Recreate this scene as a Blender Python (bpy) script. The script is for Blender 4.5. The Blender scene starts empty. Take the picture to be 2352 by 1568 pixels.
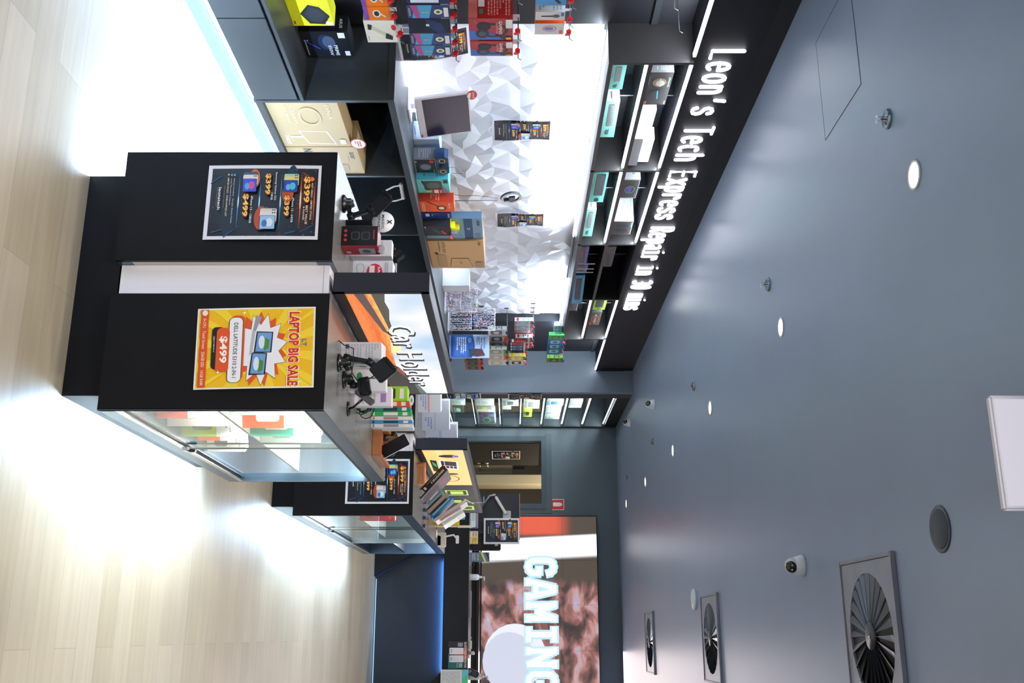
import bpy, bmesh, math, random
from mathutils import Vector, Matrix
random.seed(7)
# ------------------------------------------------------------------ camera, world, exposure
FPX = 2287.0
TH = math.atan(672 / 2287.0)
CH = 1.6
sc = bpy.context.scene
cam_d = bpy.data.cameras.new('camera'); cam_d.lens = 35.0; cam_d.sensor_width = 36.0; cam_d.sensor_fit = 'HORIZONTAL'
cam_d.lens = 36.0 * FPX / 2352.0
cam_d.clip_start = 0.05; cam_d.clip_end = 100
cam = bpy.data.objects.new('camera', cam_d); sc.collection.objects.link(cam)
_f = Vector((-math.sin(TH), math.cos(TH), 0)); _x = Vector((0, 0, 1)); _z = -_f; _y = _z.cross(_x)
cam.matrix_world = Matrix(((_x.x, _y.x, _z.x, 0), (_x.y, _y.y, _z.y, 0), (_x.z, _y.z, _z.z, CH), (0, 0, 0, 1)))
sc.camera = cam
sc.view_settings.view_transform = 'Standard'; sc.view_settings.look = 'None'
sc.view_settings.exposure = 1.1; sc.view_settings.gamma = 1.0; sc.view_settings.use_curve_mapping = False
w = bpy.data.worlds.new('world'); sc.world = w; w.use_nodes = True
w.node_tree.nodes['Background'].inputs[0].default_value = (0.80, 0.87, 1.0, 1)
w.node_tree.nodes['Background'].inputs[1].default_value = .24
try:
    sc.cycles.use_denoising = True
    sc.cycles.max_bounces = 8; sc.cycles.diffuse_bounces = 4; sc.cycles.glossy_bounces = 4
    sc.cycles.transmission_bounces = 6; sc.cycles.transparent_max_bounces = 12
    sc.cycles.sample_clamp_indirect = 6.0
    sc.cycles.caustics_reflective = False; sc.cycles.caustics_refractive = False
except Exception: pass

# ------------------------------------------------------------------ helpers
def ray(x, y):
    u = (y - 784) / FPX; v = (x - 1176) / FPX
    s, c = math.sin(TH), math.cos(TH)
    return (-s + u * c, c + u * s, v)
def P(x, y, X=None, Y=None, Z=None):        # point on a known wall / worktop plane
    r = ray(x, y)
    t = X / r[0] if X is not None else (Y / r[1] if Y is not None else (Z - CH) / r[2])
    return Vector((t * r[0], t * r[1], CH + t * r[2]))
def YY(y, X): return P(1300, y, X=X).y
def srgb(h):
    h = h.lstrip('#'); o = []
    if len(h) == 3: h = ''.join(c * 2 for c in h)
    for i in (0, 2, 4):
        c = int(h[i:i + 2], 16) / 255
        o.append(c / 12.92 if c <= .04045 else ((c + .055) / 1.055) ** 2.4)
    return (*o, 1)
_M = {}
def M(col, rough=.5, metal=0., emit=0., alpha=1., coat=0., spec=.5):
    k = (col, rough, metal, emit, alpha, coat, spec)
    if k in _M: return _M[k]
    m = bpy.data.materials.new('paint_' + col.lstrip('#')); m.use_nodes = True
    b = m.node_tree.nodes['Principled BSDF']; c = srgb(col)
    b.inputs['Base Color'].default_value = c; b.inputs['Roughness'].default_value = rough
    b.inputs['Metallic'].default_value = metal; b.inputs['Alpha'].default_value = alpha
    b.inputs['Coat Weight'].default_value = coat
    b.inputs['Specular IOR Level'].default_value = spec
    if emit:
        b.inputs['Emission Color'].default_value = c; b.inputs['Emission Strength'].default_value = emit * (.5 if emit < 3 else 1)
        b.inputs['Base Color'].default_value = (0.02, 0.02, 0.02, 1)
    _M[k] = m; return m
def glass(name='clear_glass', tint=(.93, .97, .95, 1)):
    m = bpy.data.materials.new(name); m.use_nodes = True; nt = m.node_tree; nt.nodes.clear()
    o = nt.nodes.new('ShaderNodeOutputMaterial'); mx = nt.nodes.new('ShaderNodeMixShader')
    t = nt.nodes.new('ShaderNodeBsdfTransparent'); g = nt.nodes.new('ShaderNodeBsdfGlossy'); fr = nt.nodes.new('ShaderNodeFresnel')
    t.inputs[0].default_value = tint; g.inputs['Roughness'].default_value = .03; fr.inputs[0].default_value = 1.5
    ge = nt.nodes.new('ShaderNodeNewGeometry'); ma = nt.nodes.new('ShaderNodeMath'); ma.operation = 'SUBTRACT'; ma.inputs[0].default_value = 1; nt.links.new(ge.outputs['Backfacing'], ma.inputs[1])
    mm = nt.nodes.new('ShaderNodeMath'); mm.operation = 'MULTIPLY'; nt.links.new(fr.outputs[0], mm.inputs[0]); nt.links.new(ma.outputs[0], mm.inputs[1])
    nt.links.new(mm.outputs[0], mx.inputs[0]); nt.links.new(t.outputs[0], mx.inputs[1]); nt.links.new(g.outputs[0], mx.inputs[2]); nt.links.new(mx.outputs[0], o.inputs[0])
    return m
GLASS = glass()
def noisy(name, c1, c2, scale=3., rough=.5, stretch=(1, 1, 1), bump=0., r2=None, spec=.5):
    m = bpy.data.materials.new(name); m.use_nodes = True; nt = m.node_tree; b = nt.nodes['Principled BSDF']
    tc = nt.nodes.new('ShaderNodeTexCoord'); mp = nt.nodes.new('ShaderNodeMapping'); mp.inputs['Scale'].default_value = stretch
    n = nt.nodes.new('ShaderNodeTexNoise'); n.inputs['Scale'].default_value = scale; n.inputs['Detail'].default_value = 5
    r = nt.nodes.new('ShaderNodeValToRGB'); r.color_ramp.elements[0].position = .3; r.color_ramp.elements[1].position = .7
    r.color_ramp.elements[0].color = srgb(c1); r.color_ramp.elements[1].color = srgb(c2)
    L = nt.links.new; L(tc.outputs['Object'], mp.inputs[0]); L(mp.outputs[0], n.inputs['Vector']); L(n.outputs[0], r.inputs[0]); L(r.outputs[0], b.inputs['Base Color'])
    b.inputs['Roughness'].default_value = rough; b.inputs['Specular IOR Level'].default_value = spec
    if r2 is not None:
        mr = nt.nodes.new('ShaderNodeMapRange'); mr.inputs['To Min'].default_value = rough; mr.inputs['To Max'].default_value = r2
        L(n.outputs[0], mr.inputs[0]); L(mr.outputs[0], b.inputs['Roughness'])
    if bump:
        bp = nt.nodes.new('ShaderNodeBump'); bp.inputs['Strength'].default_value = bump; bp.inputs['Distance'].default_value = .01
        L(n.outputs[0], bp.inputs['Height']); L(bp.outputs[0], b.inputs['Normal'])
    return m
_T = {}
def text_mesh(s, bold):
    k = (s, bold)
    if k in _T: return _T[k]
    c = bpy.data.curves.new('txt', 'FONT'); c.body = s; c.size = 1; c.resolution_u = 2; c.fill_mode = 'FRONT'; c.offset = bold
    o = bpy.data.objects.new('txt', c); me = bpy.data.meshes.new_from_object(o)
    V = [(v.co.x, v.co.y) for v in me.vertices]; F = [tuple(p.vertices) for p in me.polygons]
    bpy.data.objects.remove(o); bpy.data.curves.remove(c); bpy.data.meshes.remove(me)
    if V:
        x0 = min(v[0] for v in V); x1 = max(v[0] for v in V); y0 = min(v[1] for v in V); y1 = max(v[1] for v in V)
        V = [((x - x0) / max(x1 - x0, 1e-6) - .5, (y - y0) / max(y1 - y0, 1e-6) - .5) for x, y in V]
    _T[k] = (V, F); return _T[k]
def rotz(a, o=(0, 0, 0)): return Matrix.Translation(Vector(o)) @ Matrix.Rotation(math.radians(a), 4, 'Z')
class MB:
    def __init__(s, T=None): s.v = []; s.f = []; s.m = []; s.mats = []; s.T = T or Matrix.Identity(4); s.sm = []
    def mi(s, m):
        if isinstance(m, str): m = M(m)
        if m not in s.mats: s.mats.append(m)
        return s.mats.index(m)
    def add(s, V, F, m, smooth=False):
        b = len(s.v); i = s.mi(m)
        s.v += [tuple(s.T @ Vector(v)) for v in V]
        for f in F: s.f.append(tuple(b + j for j in f)); s.m.append(i); s.sm.append(smooth)
        return s
    def box(s, x0, x1, y0, y1, z0, z1, m, bev=0.):
        if x0 > x1: x0, x1 = x1, x0
        if y0 > y1: y0, y1 = y1, y0
        if z0 > z1: z0, z1 = z1, z0
        c = min(bev, (x1 - x0) * .45, (y1 - y0) * .45, (z1 - z0) * .45)
        if c <= 0:
            V = [(x, y, z) for z in (z0, z1) for y in (y0, y1) for x in (x0, x1)]
            return s.add(V, [(0, 2, 3, 1), (4, 5, 7, 6), (0, 1, 5, 4), (2, 6, 7, 3), (0, 4, 6, 2), (1, 3, 7, 5)], m)
        bm = bmesh.new(); bmesh.ops.create_cube(bm, size=1)
        for v in bm.verts: v.co = Vector(((x0 + x1) / 2 + v.co.x * (x1 - x0), (y0 + y1) / 2 + v.co.y * (y1 - y0), (z0 + z1) / 2 + v.co.z * (z1 - z0)))
        bmesh.ops.bevel(bm, geom=bm.edges[:], offset=c, segments=2, affect='EDGES')
        bm.verts.index_update(); V = [v.co[:] for v in bm.verts]; F = [tuple(v.index for v in f.verts) for f in bm.faces]; bm.free()
        return s.add(V, F, m)
    def tube(s, pts, r, m, n=8, caps=True, r2=None):
        pts = [Vector(p) for p in pts]; V = []; F = []; N = len(pts)
        up = None
        for i, p in enumerate(pts):
            d = (pts[min(i + 1, N - 1)] - pts[max(i - 1, 0)]).normalized()
            if up is None or abs(d.dot(up)) > .95: up = Vector((0, 0, 1)) if abs(d.z) < .9 else Vector((1, 0, 0))
            a = d.cross(up).normalized(); b = d.cross(a).normalized(); up = b.cross(d) * -1 if False else up
            rr = r if r2 is None else r + (r2 - r) * i / (N - 1)
            for k in range(n):
                t = 2 * math.pi * k / n; V.append(p + a * rr * math.cos(t) + b * rr * math.sin(t))
        for i in range(N - 1):
            for k in range(n):
                k2 = (k + 1) % n; F.append((i * n + k, i * n + k2, (i + 1) * n + k2, (i + 1) * n + k))
        if caps: F += [tuple(range(n))[::-1], tuple((N - 1) * n + k for k in range(n))]
        return s.add(V, F, m, True)
    def lathe(s, prof, c, m, n=20, axis='Z'):
        V = []; F = []; c = Vector(c)
        for r, h in prof:
            for k in range(n):
                t = 2 * math.pi * k / n; q = (r * math.cos(t), r * math.sin(t), h)
                q = q if axis == 'Z' else ((h, q[0], q[1]) if axis == 'X' else (q[0], h, q[1]))
                V.append(c + Vector(q))
        for i in range(len(prof) - 1):
            for k in range(n):
                k2 = (k + 1) % n; F.append((i * n + k, i * n + k2, (i + 1) * n + k2, (i + 1) * n + k))
        F += [tuple(range(n))[::-1], tuple((len(prof) - 1) * n + k for k in range(n))]
        return s.add(V, F, m, True)
    def prism(s, poly, o, u, v, h, m):           # poly in (u,v) extruded by h along u x v
        o = Vector(o); u = Vector(u); v = Vector(v); nn = u.cross(v).normalized(); n = len(poly)
        V = [o + u * a + v * b for a, b in poly] + [o + u * a + v * b + nn * h for a, b in poly]
        return s.add(V, [tuple(range(n))[::-1], tuple(range(n, 2 * n))] + [(i, (i + 1) % n, n + (i + 1) % n, n + i) for i in range(n)], m)
    def art(s, o, u, v, W, H, items, warp=None, lift=.0006, rough=.4, emit=0., base=0., clip=False):
        """flat print: coordinates 0..1 across W and up H"""
        o = Vector(o); u = Vector(u).normalized(); v = Vector(v).normalized(); n = u.cross(v)
        def q(x, y, L):
            if clip: x = min(1, max(0, x)); y = min(1, max(0, y))
            d = L + (warp(x, y) if warp else 0)
            return o + u * (x * W) + v * (y * H) + n * d
        L = base
        if len(items) > 12: lift = min(lift, .0001)
        for it in items:
            L += lift; k = it[0]; col = it[-1]
            mt = col if not isinstance(col, str) else M(col, rough, emit=emit)
            if k == 'r':
                _, x0, y0, x1, y1, _c = it
                g = 8 if warp else 1
                V = [q(x0 + (x1 - x0) * i / g, y0 + (y1 - y0) * j / g, L) for j in range(g + 1) for i in range(g + 1)]
                s.add(V, [(j * (g + 1) + i, j * (g + 1) + i + 1, (j + 1) * (g + 1) + i + 1, (j + 1) * (g + 1) + i) for j in range(g) for i in range(g)], mt)
            elif k == 'e':
                _, cx, cy, rx, ry, _c = it
                V = [q(cx + rx * math.cos(a * math.pi / 12), cy + ry * math.sin(a * math.pi / 12), L) for a in range(24)]
                s.add(V, [tuple(range(24))], mt)
            elif k == 'o':                        # ring
                _, cx, cy, rx, ry, t, _c = it
                V = [q(cx + rx * f * math.cos(a * math.pi / 12), cy + ry * f * math.sin(a * math.pi / 12), L) for f in (1, 1 - t) for a in range(24)]
                s.add(V, [(a, (a + 1) % 24, 24 + (a + 1) % 24, 24 + a) for a in range(24)], mt)
            elif k == 'R':                        # rounded bar
                _, x0, y0, x1, y1, rr, _c = it
                rx = rr; ry = rr * W / H; V = []
                for cx, cy, a0 in ((x1 - rx, y1 - ry, 0), (x0 + rx, y1 - ry, 90), (x0 + rx, y0 + ry, 180), (x1 - rx, y0 + ry, 270)):
                    for a in range(0, 91, 18):
                        t = math.radians(a0 + a); V.append(q(cx + rx * math.cos(t), cy + ry * math.sin(t), L))
                s.add(V, [tuple(range(len(V)))], mt)
            elif k == 'p':
                s.add([q(x, y, L) for x, y in it[1]], [tuple(range(len(it[1])))], mt)
            elif k == 't':                        # fitted text (string, centre, width, height, bold)
                _, tx, cx, cy, tw, th, bo, _c = it
                V, F = text_mesh(tx, bo)
                if V: s.add([q(cx + a * tw, cy + b * th, L) for a, b in V], F, mt)
            elif k == 'l':                        # lines of small print
                _, x0, y0, x1, y1, nl, _c = it
                rnd = random.Random(int(x0 * 1e4 + y1 * 1e3 + nl))
                for i in range(nl):
                    yy = y1 - (y1 - y0) * (i + .5) / nl; hh = (y1 - y0) / nl * .28; x = x0
                    while x < x1:
                        x2 = min(x1, x + rnd.uniform(.06, .2) * (x1 - x0))
                        s.add([q(x, yy - hh, L), q(x2, yy - hh, L), q(x2, yy + hh, L), q(x, yy + hh, L)], [(0, 1, 2, 3)], mt)
                        x = x2 + .03 * (x1 - x0)
                        if rnd.random() < .08: break
        return s
    def build(s, name, parent=None, label=None, cat=None, group=None, kind=None, origin=None):
        me = bpy.data.meshes.new(name)
        o = bpy.data.objects.new(name, me); sc.collection.objects.link(o)
        if parent is not None:
            og = Vector((0, 0, 0)); q = parent
            while q is not None: og += q.location; q = q.parent
            o.parent = parent
        else:
            if origin is None:
                xs = [v[0] for v in s.v]; ys = [v[1] for v in s.v]; zs = [v[2] for v in s.v]
                origin = ((min(xs) + max(xs)) / 2, (min(ys) + max(ys)) / 2, min(zs))
            og = Vector(origin); o.location = og
        me.from_pydata([(v[0] - og.x, v[1] - og.y, v[2] - og.z) for v in s.v], [], s.f)
        for m in s.mats: me.materials.append(m)
        me.polygons.foreach_set('material_index', s.m); me.polygons.foreach_set('use_smooth', s.sm)
        me.update(); tag(o, label, cat, group, kind); return o
def tag(o, label=None, cat=None, group=None, kind=None):
    if label: o['label'] = label
    if cat: o['category'] = cat
    if group: o['group'] = group
    if kind: o['kind'] = kind
    return o
def thing(name, loc, label, cat, group=None):
    o = bpy.data.objects.new(name, None); sc.collection.objects.link(o); o.location = Vector(loc); o.empty_display_size = .05
    return tag(o, label, cat, group)
def struct(name, mb): return mb.build(name, kind='structure')
def dup(root, loc, label=None, rz=None):
    r = root.copy(); sc.collection.objects.link(r); r.location = Vector(loc)
    if label: r['label'] = label
    if rz is not None: r.rotation_euler.z = rz
    def rec(src, dst):
        for ch in list(src.children):
            if ch.name in done: continue
            c = ch.copy(); sc.collection.objects.link(c); c.parent = dst; done.add(c.name); rec(ch, c)
    done = set(); rec(root, r); return r
def area(name, loc, size, power, col, direction, parent=None, spread=180):
    l = bpy.data.lights.new(name, 'AREA'); l.shape = 'RECTANGLE'; l.size, l.size_y = size; l.energy = power; l.color = col; l.spread = math.radians(spread)
    o = bpy.data.objects.new(name, l); sc.collection.objects.link(o)
    d = Vector(direction).normalized(); z = -d
    yv = Vector((0, 1, 0)) if abs(z.y) < .9 else Vector((1, 0, 0))
    xv = yv.cross(z).normalized(); yv = z.cross(xv)
    m = Matrix((xv, yv, z)).transposed().to_4x4(); m.translation = Vector(loc)
    o.matrix_world = m
    if parent is not None:
        o.matrix_world = Matrix.Identity(4); o.parent = parent
        og = parent.location; m.translation = Vector(loc) - og; o.matrix_local = m
    return o
X3 = (1, 0, 0); Y3 = (0, 1, 0); Z3 = (0, 0, 1)
COOL = (.82, .9, 1.0); CYAN = (.35, .68, 1.0)
def led(p0, p1, wd, power, label, col=COOL, emit=14., direction=(0, 0, -1), hexc='#eaf2ff', thick=.012):
    p0 = Vector(p0); p1 = Vector(p1); c = (p0 + p1) / 2
    t = thing('led_strip', c, label, 'light strip', 'led strips')
    b = MB(); d = (p1 - p0); ln = d.length
    if abs(d.y) > abs(d.x): b.box(c.x - wd / 2, c.x + wd / 2, p0.y, p1.y, c.z, c.z + thick, M(hexc, emit=emit))
    else: b.box(p0.x, p1.x, c.y - wd / 2, c.y + wd / 2, c.z, c.z + thick, M(hexc, emit=emit))
    b.build('light_bar', t)
    if power:
        sz = (wd, ln) if abs(d.y) > abs(d.x) else (ln, wd)
        area('led_glow', c + Vector(direction) * .004, sz, power, col, direction, t)
    return t

# ------------------------------------------------------------------ palette
BLACK = noisy('black_laminate', '#0d0c0d', '#121012', 6, .5, r2=.55, spec=.2)
BLK2 = M('#15161a', .45, spec=.4)
CHAR = noisy('charcoal_board', '#33363a', '#3a3d41', 5, .45)
SLAT = noisy('dark_slatwall', '#131419', '#17181e', 4, .5)
FRAME = M('#556a82', .32, .6)  # dark metal; blue light off the floor is put into its colour
STEEL = M('#c3c6cb', .22, 1.)
WHITE = M('#e9e6ea', .4)
CHROME = M('#dddddd', .1, 1.)
BPLAST = M('#101216', .28)
WALLP = noisy('slate_paint', '#3d454e', '#444c56', 1.5, .55)
H = 3.1
NX = -3.5       # niche wall
SX = -3.40      # slat wall
UX = -3.14      # fascia and upper shelves
CX = -2.93      # counter front
CT = .925
# ------------------------------------------------------------------ room shell
def floor_mat():
    m = bpy.data.materials.new('pale_oak_planks'); m.use_nodes = True; nt = m.node_tree; b = nt.nodes['Principled BSDF']; L = nt.links.new; N = nt.nodes.new
    tc = N('ShaderNodeTexCoord'); br = N('ShaderNodeTexBrick'); br.inputs['Scale'].default_value = 1
    br.inputs['Brick Width'].default_value = 1.22; br.inputs['Row Height'].default_value = .18; br.inputs['Mortar Size'].default_value = .0009
    br.inputs['Color1'].default_value = srgb('#b3a793'); br.inputs['Color2'].default_value = srgb('#a59983'); br.inputs['Mortar'].default_value = srgb('#8f8577'); br.offset = .37
    L(tc.outputs['Object'], br.inputs['Vector'])
    mp = N('ShaderNodeMapping'); mp.inputs['Scale'].default_value = (1.1, 14, 1); L(tc.outputs['Object'], mp.inputs[0])
    n = N('ShaderNodeTexNoise'); n.inputs['Scale'].default_value = 2.2; n.inputs['Detail'].default_value = 7; L(mp.outputs[0], n.inputs['Vector'])
    n2 = N('ShaderNodeTexNoise'); n2.inputs['Scale'].default_value = 1.7; L(tc.outputs['Object'], n2.inputs['Vector'])
    r = N('ShaderNodeValToRGB'); r.color_ramp.elements[0].position = .3; r.color_ramp.elements[1].position = .75
    r.color_ramp.elements[0].color = (.87, .86, .84, 1); r.color_ramp.elements[1].color = (1, 1, 1, 1); L(n.outputs[0], r.inputs[0])
    r2 = N('ShaderNodeValToRGB'); r2.color_ramp.elements[0].position = .3; r2.color_ramp.elements[1].position = .7
    r2.color_ramp.elements[0].color = (.86, .86, .88, 1); r2.color_ramp.elements[1].color = (1, .99, .97, 1); L(n2.outputs[0], r2.inputs[0])
    mx = N('ShaderNodeMix'); mx.data_type = 'RGBA'; mx.blend_type = 'MULTIPLY'; mx.inputs[0].default_value = 1; L(br.outputs[0], mx.inputs[6]); L(r.outputs[0], mx.inputs[7])
    m2 = N('ShaderNodeMix'); m2.data_type = 'RGBA'; m2.blend_type = 'MULTIPLY'; m2.inputs[0].default_value = 1; L(mx.outputs[2], m2.inputs[6]); L(r2.outputs[0], m2.inputs[7])
    L(m2.outputs[2], b.inputs['Base Color']); b.inputs['Roughness'].default_value = .42; b.inputs['Specular IOR Level'].default_value = .35
    return m
struct('floor', MB().box(-3.6, 4.6, -2.0, 17.2, -.06, 0, floor_mat()))
CEIL = noisy('satin_slate_ceiling', '#808da6', '#8896b0', .8, .34, r2=.38)
struct('ceiling', MB().box(-3.6, 4.6, -2.0, 17.2, H, H + .1, CEIL))
struct('wall_left', MB().box(NX - .12, NX - .02, -2.0, 17.2, 0, H, WALLP))
struct('wall_right', MB().box(4.5, 4.6, -2.0, 14.2, 0, H, M('#8b9098', .6)))
# slat wall sections in front of the left wall
def slatwall(y0, y1, name):
    b = MB().box(NX, SX, y0, y1, 0, 2.645, SLAT)
    yy = y0 + .6
    while yy < y1 - .1: b.box(SX, SX + .001, yy, yy + .004, .41, 2.645, M('#0c0c0f')); yy += .6
    struct(name, b)
slatwall(-2.0, 5.03, 'trim_1'); slatwall(10.76, 12.0, 'trim_2')
# fascia
b = MB().box(NX, UX, -2.0, 12.0, 2.645, H - .105, noisy('fascia_board', '#0f0f18', '#12121c', 2, .6, spec=.3)); struct('trim_3', b)
struct('trim_4', MB().box(NX, UX - .004, -2.0, 12.0, H - .105, H, M('#0e1013', .7)))
# wall beyond the shelving, facing the shop front
struct('wall_far_left', MB().box(NX, -2.87, 12.0, 12.1, 0, H, noisy('slate_board', '#75818f', '#7b8795', 1.5, .5)))
# back wall with doorway (x -2.69..-1.75, z 0..2.04)
BW = noisy('back_wall_paint', '#5f6973', '#656f7a', 1.2, .55)
b = MB(); b.box(-3.6, -2.69, 14.2, 14.3, 0, H, BW).box(-1.75, 4.6, 14.2, 14.3, 0, H, BW).box(-2.69, -1.75, 14.2, 14.3, 2.04, H, BW); struct('wall_back', b)
FR = M('#3c4956', .4)
b = MB(); b.box(-2.74, -2.67, 14.16, 14.32, 0, 2.09, FR).box(-1.77, -1.70, 14.16, 14.32, 0, 2.09, FR).box(-2.67, -1.77, 14.16, 14.32, 2.02, 2.09, FR); struct('trim_5', b)
b = MB(); b.box(-2.78, -1.70, 14.185, 14.2, 2.09, 2.17, M('#4d5862', .5)).box(-1.70, -1.64, 14.185, 14.2, 0, 2.17, M('#4d5862', .5)); struct('trim_6', b)
# stock room behind the doorway
b = MB(); b.box(-3.6, -.5, 17.0, 17.1, 0, H, M('#4b463e', .7)).box(-3.6, -3.5, 14.3, 17.0, 0, H, M('#4b463e', .7)).box(-.6, -.5, 14.3, 17.0, 0, H, M('#4b463e', .7)); struct('wall_stockroom', b)
# door standing open into the stock room
dt = tag(bpy.data.objects.new('door_1', None), kind='structure'); sc.collection.objects.link(dt); dt.location = (-2.66, 14.3, 0)
b = MB(rotz(76, (-2.66, 14.31, 0))); b.box(0, .80, 0, .04, .01, 2.0, M('#302e2b', .5)); dleaf = b.build('door_leaf', dt)
b = MB(rotz(76, (-2.66, 14.31, 0)))
for z in (1.22, 1.10): b.lathe([(.028, 0), (.03, -.006), (.012, -.012), (.012, -.03), (.026, -.04), (.026, -.055), (.01, -.062)], (.72, 0, z), CHROME, 14, 'Y')
b.build('door_knob', dleaf)
# stock room cupboard and wardrobe
t = thing('stockroom_cupboard', (-2.6, 15.6, 0), 'beige metal cupboard seen through the back doorway', 'cupboard')
BG = M('#9c9079', .5)
MB().box(-3.1, -2.39, 15.5, 15.9, 0, 1.62, BG).build('body', t)
MB().box(-3.09, -2.75, 15.48, 15.5, .05, 1.6, M('#b0a48c', .5)).build('door', t)
MB().box(-2.74, -2.40, 15.48, 15.5, .05, 1.6, M('#b0a48c', .5)).lathe([(.012, 0), (.012, -.015)], (-2.45, 15.48, 1.1), CHROME, 10, 'Y').build('door', t)
t = MB().box(-2.38, -2.22, 15.4, 15.9, 0, 2.3, M('#c9bd9f', .5), .01).build('storage_column', label='tall cream column standing right of the beige cupboard in the stock room', cat='column')
t = MB().box(-2.85, -2.52, 15.6, 15.8, 1.62, 1.8, M('#8a8d90', .5), .01).box(-2.8, -2.7, 15.59, 15.6, 1.66, 1.74, '#dddddd').build('carton', label='grey carton on top of the beige cupboard behind the doorway', cat='box')
lw = thing('stockroom_bulb', (-1.6, 15.0, H - .1), 'stock room ceiling light just inside the doorway, out of sight', 'ceiling light')
MB().lathe([(.09, .1), (.09, .06), (.02, .05)], (-1.6, 15.0, H - .1), M('#fff1dd', emit=4.), 16).build('lamp', lw); area('stockroom_lamp', (-1.6, 15.0, H - .12), (.3, .3), 26, (1, .87, .68), (0, 0, -1), lw)
# tower recess: dark bulkhead above + wall face
struct('trim_7', MB().box(-3.05, -2.87, 12.1, 12.33, 0, H, noisy('tower_board', '#3c3c40', '#434347', 3, .42)))
struct('trim_8', MB().box(-3.4, -2.87, 12.33, 14.12, 2.93, H, M('#0d0f12', .6)))
struct('trim_9', MB().box(-3.4, -2.87, 12.33, 14.12, 0, .5, M('#15171a', .5)))
struct('trim_10', MB().box(-3.42, -3.38, 12.1, 14.2, 0, H, M('#2a3338', .35)))
struct('trim_11', MB().box(-3.4, -2.87, 14.12, 14.2, 0, H, M('#2d343b', .45)))

# ------------------------------------------------------------------ faceted white panels in the niche (500 mm tiles)
def facets():
    b = MB(); rnd = random.Random(5); n = 5; ts = .5
    tab = {}
    for i in range(n + 1):
        for j in range(n + 1):
            e = (i % n == 0, j % n == 0)
            jx = 0 if e[0] else rnd.uniform(-.04, .04); jy = 0 if e[1] else rnd.uniform(-.04, .04)
            hgt = rnd.uniform(.009, .016) if (i + 2 * j) % 3 == 0 else rnd.uniform(0, .007)
            if e[0] or e[1]: hgt = rnd.uniform(.004, .014) if not (e[0] and e[1]) else .004
            tab[i, j] = [jx, jy, hgt]
    for j in range(n + 1): tab[n, j] = tab[0, j]
    for i in range(n + 1): tab[i, n] = tab[i, 0]
    rows = [(CT, 1.155), (1.155, 1.655), (1.655, 2.155)]
    y = 5.056
    while y < 10.9:
        for (z0, z1) in rows:
            f0 = 1 - (z1 - z0) / ts
            V = []; idx = {}
            for i in range(n + 1):
                for j in range(n + 1):
                    a, c, h2 = tab[i, j]
                    zz = z1 - ts + (j / n) * ts + c
                    zz = max(zz, z0)
                    idx[i, j] = len(V); V.append((NX + h2, y + (i / n) * ts + a, zz))
            F = []
            for i in range(n):
                for j in range(n):
                    p, q, r, s_ = idx[i, j], idx[i + 1, j], idx[i + 1, j + 1], idx[i, j + 1]
                    if (j + 1) / n <= f0: continue
                    if (i + j) % 2: F += [(p, q, r), (p, r, s_)]
                    else: F += [(p, q, s_), (q, r, s_)]
            b.add(V, F, M('#f1eff2', .35))
        y += ts
    return b
o = struct('trim_12', facets())
struct('trim_13', MB().box(NX - .02, NX - .001, 5.03, 11.06, .0, 2.2, M('#e8e8ea', .5)))

# ------------------------------------------------------------------ left wall: low drawer unit and counter
t = thing('drawer_unit', (-3.2, 2.6, 0), 'low dark drawer unit under the hanging packs beside the left wall', 'cabinet')
LAM = noisy('grey_black_laminate', '#2b2e31', '#303336', 5, .38)
MB().box(SX, CX - .045, -.4, 5.08, 0, .125, M('#2b3a4a', .35)).build('toe_kick', t)
MB().box(SX, CX - .02, -.4, 5.08, .125, .385, BLK2).build('body', t)
for y0, y1 in ((-.4, .85), (.856, 2.5), (2.506, 4.285), (4.291, 5.072)): MB().box(CX - .02, CX, y0, y1, .13, .375, LAM, .002).build('drawer', t)
MB().box(SX, CX + .008, -.4, 5.08, .392, .412, LAM, .002).build('top', t)
t = thing('wall_counter', (-3.2, 7.9, 0), 'long dark counter with open cubbies under the white faceted wall', 'counter')
MB().box(NX, CX - .045, 5.08, 10.9, 0, .125, M('#2b3a4a', .35)).build('toe_kick', t)
MB().box(NX, CX, 5.08, 5.105, .12, .89, LAM).build('end_panel', t)
MB().box(NX, CX, 5.105, 10.75, .125, .165, LAM).build('bottom_board', t)
for y in (6.08, 7.1, 8.12, 9.4): MB().box(NX + .01, CX - .01, y, y + .02, .165, .885, LAM).build('divider', t)
MB().box(NX, NX + .015, 5.105, 10.75, .165, .885, M('#16181b', .4)).build('back_board', t)
MB().box(NX, CX + .003, 5.075, 10.76, .885, CT, LAM, .002).build('worktop', t)
# ------------------------------------------------------------------ upper open shelves
BAYS = (5.036, 6.42, 7.81, 9.245, 10.61)
t = thing('upper_shelf_unit', (-3.3, 7.8, 2.155), 'long black open shelf unit below the lit shop sign', 'shelf')
SH = noisy('shelf_board', '#1d1c1c', '#232121', 5, .4); SHI = M('#20242a', .35)
for y in BAYS: MB().box(NX, UX, y - .012, y + .012, 2.155, 2.645, SH).build('upright', t)
MB().box(NX, NX + .01, 5.048, 10.6, 2.155, 2.645, SHI).build('back_board', t)
MB().box(NX + .01, UX, 5.048, 10.6, 2.155, 2.18, SH).build('bottom_board', t)
for a, c in zip(BAYS, BAYS[1:]):
    MB().box(NX + .01, UX, a + .012, c - .012, 2.385, 2.41, SH).build('shelf_board', t)
    MB().box(NX + .01, NX + .16, (a + c) / 2 - .006, (a + c) / 2 + .006, 2.18, 2.645, SHI).build('middle_divider', t)
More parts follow.
